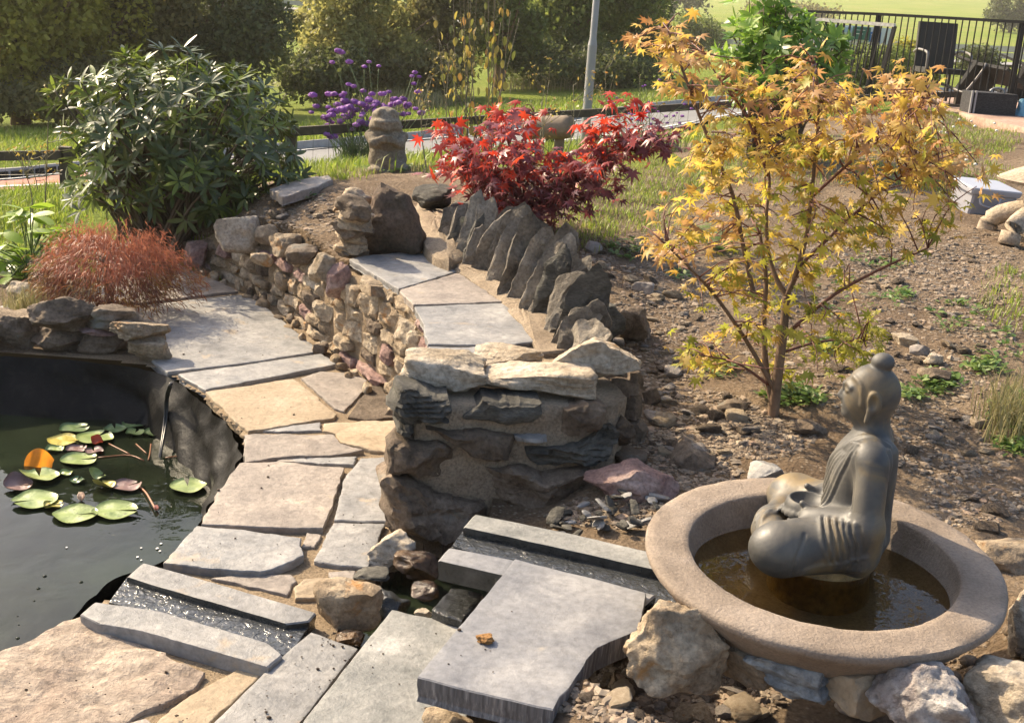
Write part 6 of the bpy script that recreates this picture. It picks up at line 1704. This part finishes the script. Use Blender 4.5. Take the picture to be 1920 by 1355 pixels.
def tree(name, label, px, py, Y, w, h, zc, n, leaf, mat, seed, cat="tree", group=None, dep=.8, trunk=True):
    b_ = ony(px, py, Y); b_[2] = float(base_h(b_[:1], b_[1:2])[0]); t = thing(name, b_, label, cat, group)
    r = np.random.default_rng(seed)
    if trunk:
        tk_ = MB().tube(catmull([b_ - [0, 0, .1], b_ + [r.normal(0, .1), 0, h * .35], b_ + [r.normal(0, .2), 0, h * .75]], 10), np.linspace(.035 * h, .008 * h, 10), 8).build("trunk", M_BARK, t, smooth=True)
        for k in range(5):
            s0 = b_ + [0, 0, h * r.uniform(.15, .5)]; a = r.uniform(0, 6.28); MB().tube(catmull([s0, s0 + [math.cos(a) * w * .2, math.sin(a) * w * .2, h * .15], s0 + [math.cos(a) * w * .38, math.sin(a) * w * .38, h * .32]], 7), np.linspace(.014 * h, .003 * h, 7), 6).build("limb", M_BARK, tk_, smooth=True)
    V, F = crown(b_ + [0, 0, h * zc], np.array([w / 2, w / 2 * dep, h * (1 - zc) if zc > .5 else h * .52]), n, leaf, seed)
    V[:, 2] = np.maximum(V[:, 2], b_[2] + .05)
    mk("crown", V, F, mat, t, kind="stuff")
    return t
L_OLV = leaf_mat("olive willow leaf", [(.26, .25, .035), (.36, .33, .05), (.46, .4, .07)], .5, .6); L_DRK = leaf_mat("dark tree leaf", [(.06, .08, .025), (.1, .12, .035), (.15, .17, .05)], .4, .6)
L_BRN = leaf_mat("brownish leaf", [(.14, .13, .045), (.2, .18, .06), (.28, .24, .08)], .45, .6); L_MID = leaf_mat("mid green leaf", [(.1, .14, .03), (.16, .2, .045), (.22, .25, .06)], .45, .6); L_SIL = leaf_mat("pale willow leaf", [(.24, .24, .075), (.32, .31, .1), (.38, .35, .12)], .5, .6)
TG = "trees beyond the road"
tree("willow_tree", "olive yellow leafy tree at the far side of the road verge", 40, 250, 21.5, 4.2, 5.2, .5, 26000, .13, L_OLV, 1, group=TG)
tree("willow_tree", "yellowish tree with a bright sunlit top next to dark trees", 165, 246, 22.5, 2.6, 4.4, .5, 15000, .12, L_OLV, 2, group=TG)
tree("scrub_tree", "brownish twiggy tree filling the gap before the dark conifer", 270, 236, 23.5, 2.4, 3.8, .5, 14000, .12, L_BRN, 3, group=TG)
tree("dark_tree", "dense dark green tree behind the glossy evergreen shrub", 420, 222, 24, 2.7, 3.05, .5, 24000, .11, L_DRK, 4, group=TG)
tree("pale_bush", "big pale olive bush with a rounded top beyond the road", 690, 200, 27, 3.6, 3.1, .5, 24000, .12, L_SIL, 5, group=TG)
tree("scrub_tree", "dark brown scrubby tree between pale bush and green tree", 830, 186, 28.5, 2.2, 4., .5, 16000, .13, L_BRN, 6, group=TG)
tree("green_tree", "leafy green tree behind the sparse yellowing shrub", 935, 178, 31, 2.4, 4.6, .5, 16000, .14, L_MID, 7, group=TG)
tree("green_tree", "broad dark green tree behind the lamp post", 1085, 160, 34, 4.4, 4.6, .5, 26000, .15, L_MID, 8, group=TG)
tree("dark_tree", "dark bushy tree at the right end of the roadside trees", 1195, 150, 36, 1.9, 2.6, .5, 9000, .13, L_DRK, 9, group=TG)
tree("green_tree", "green tree overhanging beyond the left end of the verge", -220, 262, 21, 4.4, 5.4, .5, 20000, .14, L_MID, 10, group=TG)
tree("dark_bush", "low dark bush at the foot of the pale olive bush", 600, 212, 25.5, 2., 1.3, .5, 9000, .11, L_DRK, 11, "bush", group=TG)
tree("dark_bush", "low dark undergrowth between the willow and the verge", 120, 252, 21, 4.6, 1.2, .5, 14000, .11, L_BRN, 12, "bush", group=TG)
tree("dark_bush", "dark hedge bottom behind the lamp post", 1060, 168, 32, 5.0, 1.3, .5, 12000, .12, L_DRK, 13, "bush", group=TG)
tree("dark_bush", "dark low growth behind the verge left of the sparse shrub", 770, 196, 27, 3., 1.2, .5, 9000, .11, L_BRN, 14, "bush", group=TG)
FG = "far trees in the meadow"
tree("far_tree", "small bushy tree in the meadow before the far barrier", 1300, 90, 72, 2.8, 2.2, .5, 3500, .22, L_MID, 21, group=FG); tree("far_tree", "dark tree clump on the far field boundary above the red maple", 1205, 26, 150, 8, 7, .5, 3500, .5, L_DRK, 22, group=FG)
tree("far_tree", "dark rounded tree on the far field boundary", 1262, 22, 150, 9, 8, .5, 3500, .5, L_DRK, 23, group=FG); tree("far_tree", "lone rounded tree at the field's edge beyond the railing", 1895, 42, 150, 7, 5., .5, 4500, .4, L_DRK, 24, group=FG)
tree("far_tree", "dark scrub on the field boundary beside the laurel", 1480, 22, 170, 14, 2.2, .5, 3000, .5, L_BRN, 25, group=FG); tree("far_tree", "tree behind the crash barrier above the pale olive bush", 570, 20, 100, 6, 7, .5, 5000, .35, L_MID, 26, group=FG); tree("far_tree", "tall tree behind the crash barrier beside the willow", 650, 18, 105, 6, 7, .5, 5000, .35, L_MID, 27, group=FG)
tree("far_tree", "small dark bush by the far barrier near the laurel", 1345, 78, 80, 1.8, 1.3, .5, 1500, .2, L_DRK, 28, group=FG)
tree("roadside_bush", "leafy roadside bush behind the leaning gate", 1630, 175, 24, 1.6, 1.1, .5, 7000, .09, L_MID, 31, "bush"); tree("roadside_bush", "leafy bush behind the railing next to the rattan chair", 1700, 180, 25, 1.3, 1.2, .5, 6000, .09, L_OLV, 32, "bush"); tree("roadside_bush", "dark bush behind the railing above the tipped chairs", 1830, 125, 45, 1.6, 1.2, .5, 4000, .12, L_DRK, 33, "bush")
# rough grass on the verges
def strip_pts(pairs, n, seed):
    r = np.random.default_rng(seed); P = []
    for (x, y, Y) in [(a[0] + (b[0] - a[0]) * f, a[1] + (b[1] - a[1]) * f, a[2] + (b[2] - a[2]) * f) for a, b in pairs for f in r.random(n)]:
        p = ony(x, y, Y); P.append([p[0] + r.normal(0, .1), p[1] + r.normal(0, .8), 0])
    P = np.array(P); P[:, 2] = base_h(P[:, 0], P[:, 1]); P = P[~inpoly(P[:, 0], P[:, 1], road_poly)]; return P
blades("grass", strip_pts([((-300, 300, 15), (150, 285, 15.5)), ((-200, 270, 18), (300, 262, 18)), ((540, 250, 18.5), (1300, 180, 28)), ((540, 262, 17), (1300, 190, 26))], 900, 3), .16, .008, 5, M_BLADE, 8, .15, .8)
blades("grass", strip_pts([((960, 160, 32), (1110, 158, 33)), ((700, 200, 25), (820, 195, 26))], 330, 4), .4, .009, 4, M_DRYB, 9, .25, .4)
blades("grass", strip_pts([((-100, 388, 9.2), (160, 380, 9.3)), ((-100, 375, 9.6), (160, 366, 9.8)), ((360, 350, 9.8), (760, 310, 10.5)), ((760, 310, 10.5), (1300, 270, 12.5))], 700, 5), .13, .005, 6, M_BLADE, 10, .08, .8)
blades("grass", strip_pts([((-100, 420, 8.2), (170, 405, 8.6))], 1200, 6), .05, .004, 6, M_BLADE, 11, .12, .9)
# ================================================================== terrace with railing at the right
tp_ = [ony(x, y, 1)[:1] for x, y in [(0, 0)]]
P = np.array([onz(x, y, TZ)[:2] for x, y in [(1690, 205), (1800, 214), (1925, 248), (2200, 270), (2300, 190), (1700, 180)]])
tr_ = pillow("terrace", P, ((0, 0, TZ + .03), EX, EY, EZ), .3, stone_mat("pinkish paving", [(.3, .19, .14), (.4, .27, .2), (.46, .33, .26)], 2, 20, bump=.004, var=0), None, m=40, rings=3); tr_["kind"] = "structure"
M_IRON = plain_mat("dark iron", (.02, .018, .016), .5, .3)
rl = [ony(x, y, Y) for x, y, Y in [(1440, 19, 17.6), (1650, 27, 16.6), (1920, 42, 15.4), (2250, 62, 14.2)]]
rail = thing("iron_railing", (*rl[1][:2], rl[1][2] - 1.15), "long dark iron bar railing at the edge of the terrace", "railing")
for k in range(3):
    a, c_ = rl[k], rl[k + 1]; d_ = c_ - a; L = np.linalg.norm(d_); d_ /= L; ey = np.cross([0, 0, 1], d_); ey /= np.linalg.norm(ey)
    ax = np.array([d_, ey, np.cross(d_, ey)])
    MB().box((a + c_) / 2, (L, .05, .035), ax).build("top_rail", M_IRON, rail); MB().box((a + c_) / 2 - [0, 0, 1.05], (L, .04, .03), ax).build("bottom_rail", M_IRON, rail)
    nb = int(L / .085)
    me = None
    for j in range(nb):
        p = a + d_ * (j + .5) * L / nb
        if me is None:
            o = MB().box(p - [0, 0, .53], (.013, .013, 1.03)).build("bar", M_IRON, rail); me = o.data; off = np.array(o.location) - (p - wloc(rail))
        else:
            o = bpy.data.objects.new("bar", me); COL.objects.link(o); o.parent = rail; o.location = tuple(p - wloc(rail) + off)
    MB().box(a - [0, -.02, .56], (.05, .05, 1.15)).build("post", M_IRON, rail)
# leaning gate panel with a white top edge
g0, g1 = ony(1484, 33, 15.6), ony(1678, 48, 14.6); gd = g1 - g0; GL = np.linalg.norm(gd); gd /= GL
dn = np.array([.0, .06, -1.]); dn = dn - np.array([.10, 0, 0]); dn /= np.linalg.norm(dn)
gt = thing("gate_panel", (*((g0 + g1) / 2)[:2], TZ), "iron gate panel with a worn white top leaning against the railing", "gate")
ey = np.cross(dn, gd); ey /= np.linalg.norm(ey)
MB().box((g0 + g1) / 2, (GL, .045, .04), np.array([gd, ey, np.cross(gd, ey)])).build("top_bar", plain_mat("flaking white paint", (.5, .48, .42), .7, nscale=20, var=.4), gt)
me = None
for j in range(18):
    p = g0 + gd * GL * j / 17; w_ = .014 if j < 17 else .04
    MB().box(p + dn * .47, (w_, w_, .92), np.array([gd, ey, -dn])).build("bar", M_IRON, gt)
# road sign beyond
sp = ony(1610, 66, 38); ss = mpp(sp); t = thing("road_sign", (*sp[:2], float(base_h(sp[:1], sp[1:2])[0])), "green and blue direction sign on the road beyond the railing", "road sign")
def panel(x0, y0, x1, y1, col, dy=0.): a = ony(x0, y0, 38 + dy); c_ = ony(x1, y1, 38 + dy); return MB().box((a + c_) / 2, (abs(c_ - a)[0], .03, abs(c_ - a)[2])).build("panel", plain_mat("sign %d %d" % (x0, y0), col, .5), t)
panel(1562, 46, 1672, 84, (.6, .62, .62), .1); panel(1600, 50, 1630, 76, (.01, .12, .08)); panel(1631, 60, 1650, 80, (.03, .14, .4)); panel(1566, 50, 1597, 62, (.3, .42, .55)); panel(1604, 56, 1622, 58, (.7, .7, .7), -.05); panel(1606, 63, 1618, 65, (.7, .7, .7), -.05); panel(1634, 65, 1646, 67, (.7, .7, .7), -.05)
for x in (1580, 1655): q_ = ony(x, 82, 38.05); MB().tube([q_, [q_[0], q_[1], float(base_h(q_[:1], q_[1:2])[0])]], .05, 8).build("post", M_GALV, t, smooth=True)
# rattan furniture
def rattan():
    m, t, b = newmat("dark rattan"); q = NB(t); v = q.vec(False)
    w = q.n("ShaderNodeTexWave"); w.inputs["Scale"].default_value = 60; w.inputs["Distortion"].default_value = 2; q.l(v, w.inputs[0])
    q.l(q.ramp(w.outputs[1], [(.3, (.012, .011, .01)), (.8, (.05, .046, .042))]), b.inputs["Base Color"]); b.inputs["Roughness"].default_value = .55; q.bump(w.outputs[1], .006, b); return m
M_RAT = rattan()
def chair(name, label, o_, sc, R3, group):
    t = thing(name, o_, label, "chair", group)
    def part(nm, c, d, rx=0): 
        ax = np.array(Matrix.Rotation(rx, 3, 'X')).T @ np.array(R3).T
        mb = MB(); mb.box(np.asarray(o_) + (np.array(R3) @ np.asarray(c)) * sc, np.asarray(d) * sc, ax); return mb.build(nm, M_RAT, t)
    part("seat", (0, 0, .42), (.54, .52, .07)); part("backrest", (0, .25, .74), (.54, .05, .6), -.12)
    for sx in (-1, 1):
        for sy in (-1, 1): part("leg", (sx * .25, sy * .23, .2), (.035, .035, .42))
        P = [np.asarray(o_) + (np.array(R3) @ np.array(q_)) * sc for q_ in [(sx * .29, -.24, .4), (sx * .3, -.25, .6), (sx * .3, -.18, .66), (sx * .3, .1, .68), (sx * .29, .25, .64)]]
        MB().tube(catmull(P, 12), .018 * sc, 7).build("armrest", plain_mat("chair arm", (.16, .15, .14), .5) if "chair arm" not in bpy.data.materials else bpy.data.materials["chair arm"], t, smooth=True)
    return t
o_ = onz(1752, 192, TZ + .02); k_ = mpp(o_); chair("rattan_chair", "upright dark rattan armchair with its back against the railing", o_, 1.0, rotm(0, 0, .1), "rattan chairs on the terrace")
o_ = onz(1790, 196, TZ + .02) + [0, 0, .34]; chair("rattan_chair", "dark rattan armchair tipped over in front of the upright one", o_ + [0, .1, 0], .9, rotm(1.75, .5, .5), "rattan chairs on the terrace")
o_ = onz(1880, 190, TZ + .02) + [0, 0, .3]; chair("rattan_chair", "dark rattan armchair lying on its side next to the stool", o_ + [0, .3, .1], .95, rotm(.4, 1.9, -.4), "rattan chairs on the terrace")
a = onz(1856, 243, ter1(*onter(1856, 243)[:2])); w_ = 86 * mpp(a)
t = thing("rattan_stool", a, "grey rattan cube stool with a metal handle beside the blue bag", "stool")
h_ = 66 * mpp(a); sb_ = MB().box(a + [0, .2, h_ / 2], (w_, .36, h_)).build("body", stone_mat("grey weave", [(.02, .02, .022), (.05, .05, .052), (.12, .12, .12)], 40, 90, rough=.6, bump=.01, var=0, layer=3), t)
for x in (-.5, -.42): MB().box(a + [w_ * x, .01, h_ / 2], (.02, .03, h_ * 1.08)).build("corner_post", M_GALV, t)
an_ = np.linspace(0, math.pi, 10); MB().tube(np.array([a + [w_ * .15 + .09 * math.cos(q_), .2, h_ + .06 * math.sin(q_)] for q_ in an_]), .012, 6).build("handle", M_GALV, sb_, smooth=True)
o = rockpx("plastic_bag", (1893, 190, 1945, 247), a[2], 61, plain_mat("light blue plastic", (.18, .42, .55), .35, nscale=8, var=.2, bump=.03), .8, n=14, rough=.12, square=3.5); tag(o, "crumpled light blue plastic bag next to the rattan stool", "bag")
# grey plastic container
g = onter(1850, 402); gw_ = mpp(g); t = thing("plastic_container", g, "grey plastic lidded container lying on the slope by the stone lantern", "container")
M_GPL = plain_mat("grey plastic", (.3, .3, .33), .4, nscale=3, var=.1)
def bevbox(nm, c, d, ax, mat, par, bev=.012):
    c = np.asarray(c); x, y, z = np.array(d) / 2
    poly = [(-x, -y + bev), (-x + bev, -y), (x - bev, -y), (x, -y + bev), (x, y - bev), (x - bev, y), (-x + bev, y), (-x, y - bev)]
    ax = np.asarray(ax); return pillow(nm, np.array(poly), (c + ax[2] * z, ax[0], ax[1], ax[2]), d[2], mat, par, m=32, rings=3, bevel=bev * .6, back=.97, soft=.02)
ax = rotm(.12, .06, .25).T
bevbox("tub", g + [0, .12, 20 * gw_], (96 * gw_, .26, 42 * gw_), ax, M_GPL, t); bevbox("lid", g + [0, .11, 47 * gw_], (108 * gw_, .3, 12 * gw_), ax, plain_mat("grey lid", (.4, .41, .45), .35), t)
mb = MB(); p = g + np.array([-5 * gw_, -.05, 30 * gw_]); mb.tube(catmull([p + [-18 * gw_, 0, 8 * gw_], p + [-16 * gw_, -.03, -10 * gw_], p + [12 * gw_, -.03, -14 * gw_], p + [20 * gw_, 0, 2 * gw_]], 14), .008, 6); mb.build("handle", M_GPL, t, smooth=True)
# stone lantern at the right edge
lg = onter(1915, 455); k_ = mpp(lg); t = thing("stone_lantern", lg + [40 * k_, 0, 0], "pale sandstone garden lantern with curved roof and arched feet", "stone lantern")
M_LAN = stone_mat("lantern sandstone", [(.3, .23, .16), (.42, .34, .25), (.5, .42, .33)], 5, 60, bump=.004, var=0); c0 = lg + [40 * k_, .1, 0]
u_ = k_
for sx, sy in ((-1, -1), (1, -1), (-1, 1), (1, 1)):
    P = [c0 + np.array([sx * 75, sy * 60, 0]) * u_, c0 + np.array([sx * 68, sy * 55, 30]) * u_, c0 + np.array([sx * 35, sy * 28, 52]) * u_, c0 + np.array([0, 0, 56]) * u_]
    MB().tube(catmull(P, 10), np.linspace(20, 17, 10) * u_, 10).build("foot", M_LAN, t, smooth=True)
MB().lathe([(.001, 50), (50, 50), (52, 62), (45, 76), (.001, 78)], (0, 0, 0), 20).build("table", M_LAN, t).scale = (u_,) * 3
bpy.data.objects["table"].location = tuple(c0 - wloc(t)); 
for nm, pr_, z in [("light_box", [(.001, 76), (34, 76), (34, 108), (.001, 108)], 0), ("roof", [(.001, 106), (86, 108), (90, 114), (60, 130), (34, 140), (30, 146), (.001, 148)], 0), ("finial", [(.001, 146), (26, 148), (40, 165), (36, 190), (18, 208), (.001, 212)], 0)]:
    V = [(r_ * u_, z_ * u_) for r_, z_ in pr_]; ob_ = MB().lathe(V, c0, 24).build(nm, M_LAN, roof_ if nm == "finial" else t, smooth=True, sharp=50); roof_ = ob_

# ================================================================== thin summer haze over the valley
m = bpy.data.materials.new("haze"); m.use_nodes = True; t = m.node_tree; t.nodes.remove(t.nodes["Principled BSDF"])
pv_ = t.nodes.new("ShaderNodeVolumePrincipled"); pv_.inputs["Density"].default_value = .0007; pv_.inputs["Color"].default_value = (1., .95, .82, 1); pv_.inputs["Anisotropy"].default_value = .35
t.links.new(pv_.outputs[0], t.nodes["Material Output"].inputs["Volume"])
zmin = float(GZ.min()) - 1.; zmax = max(float(GZ.max()) + 1., 9.)
MB().box((0, 800, (zmin + zmax) / 2), (1900, 1700, zmax - zmin)).build("haze", m, kind="stuff")
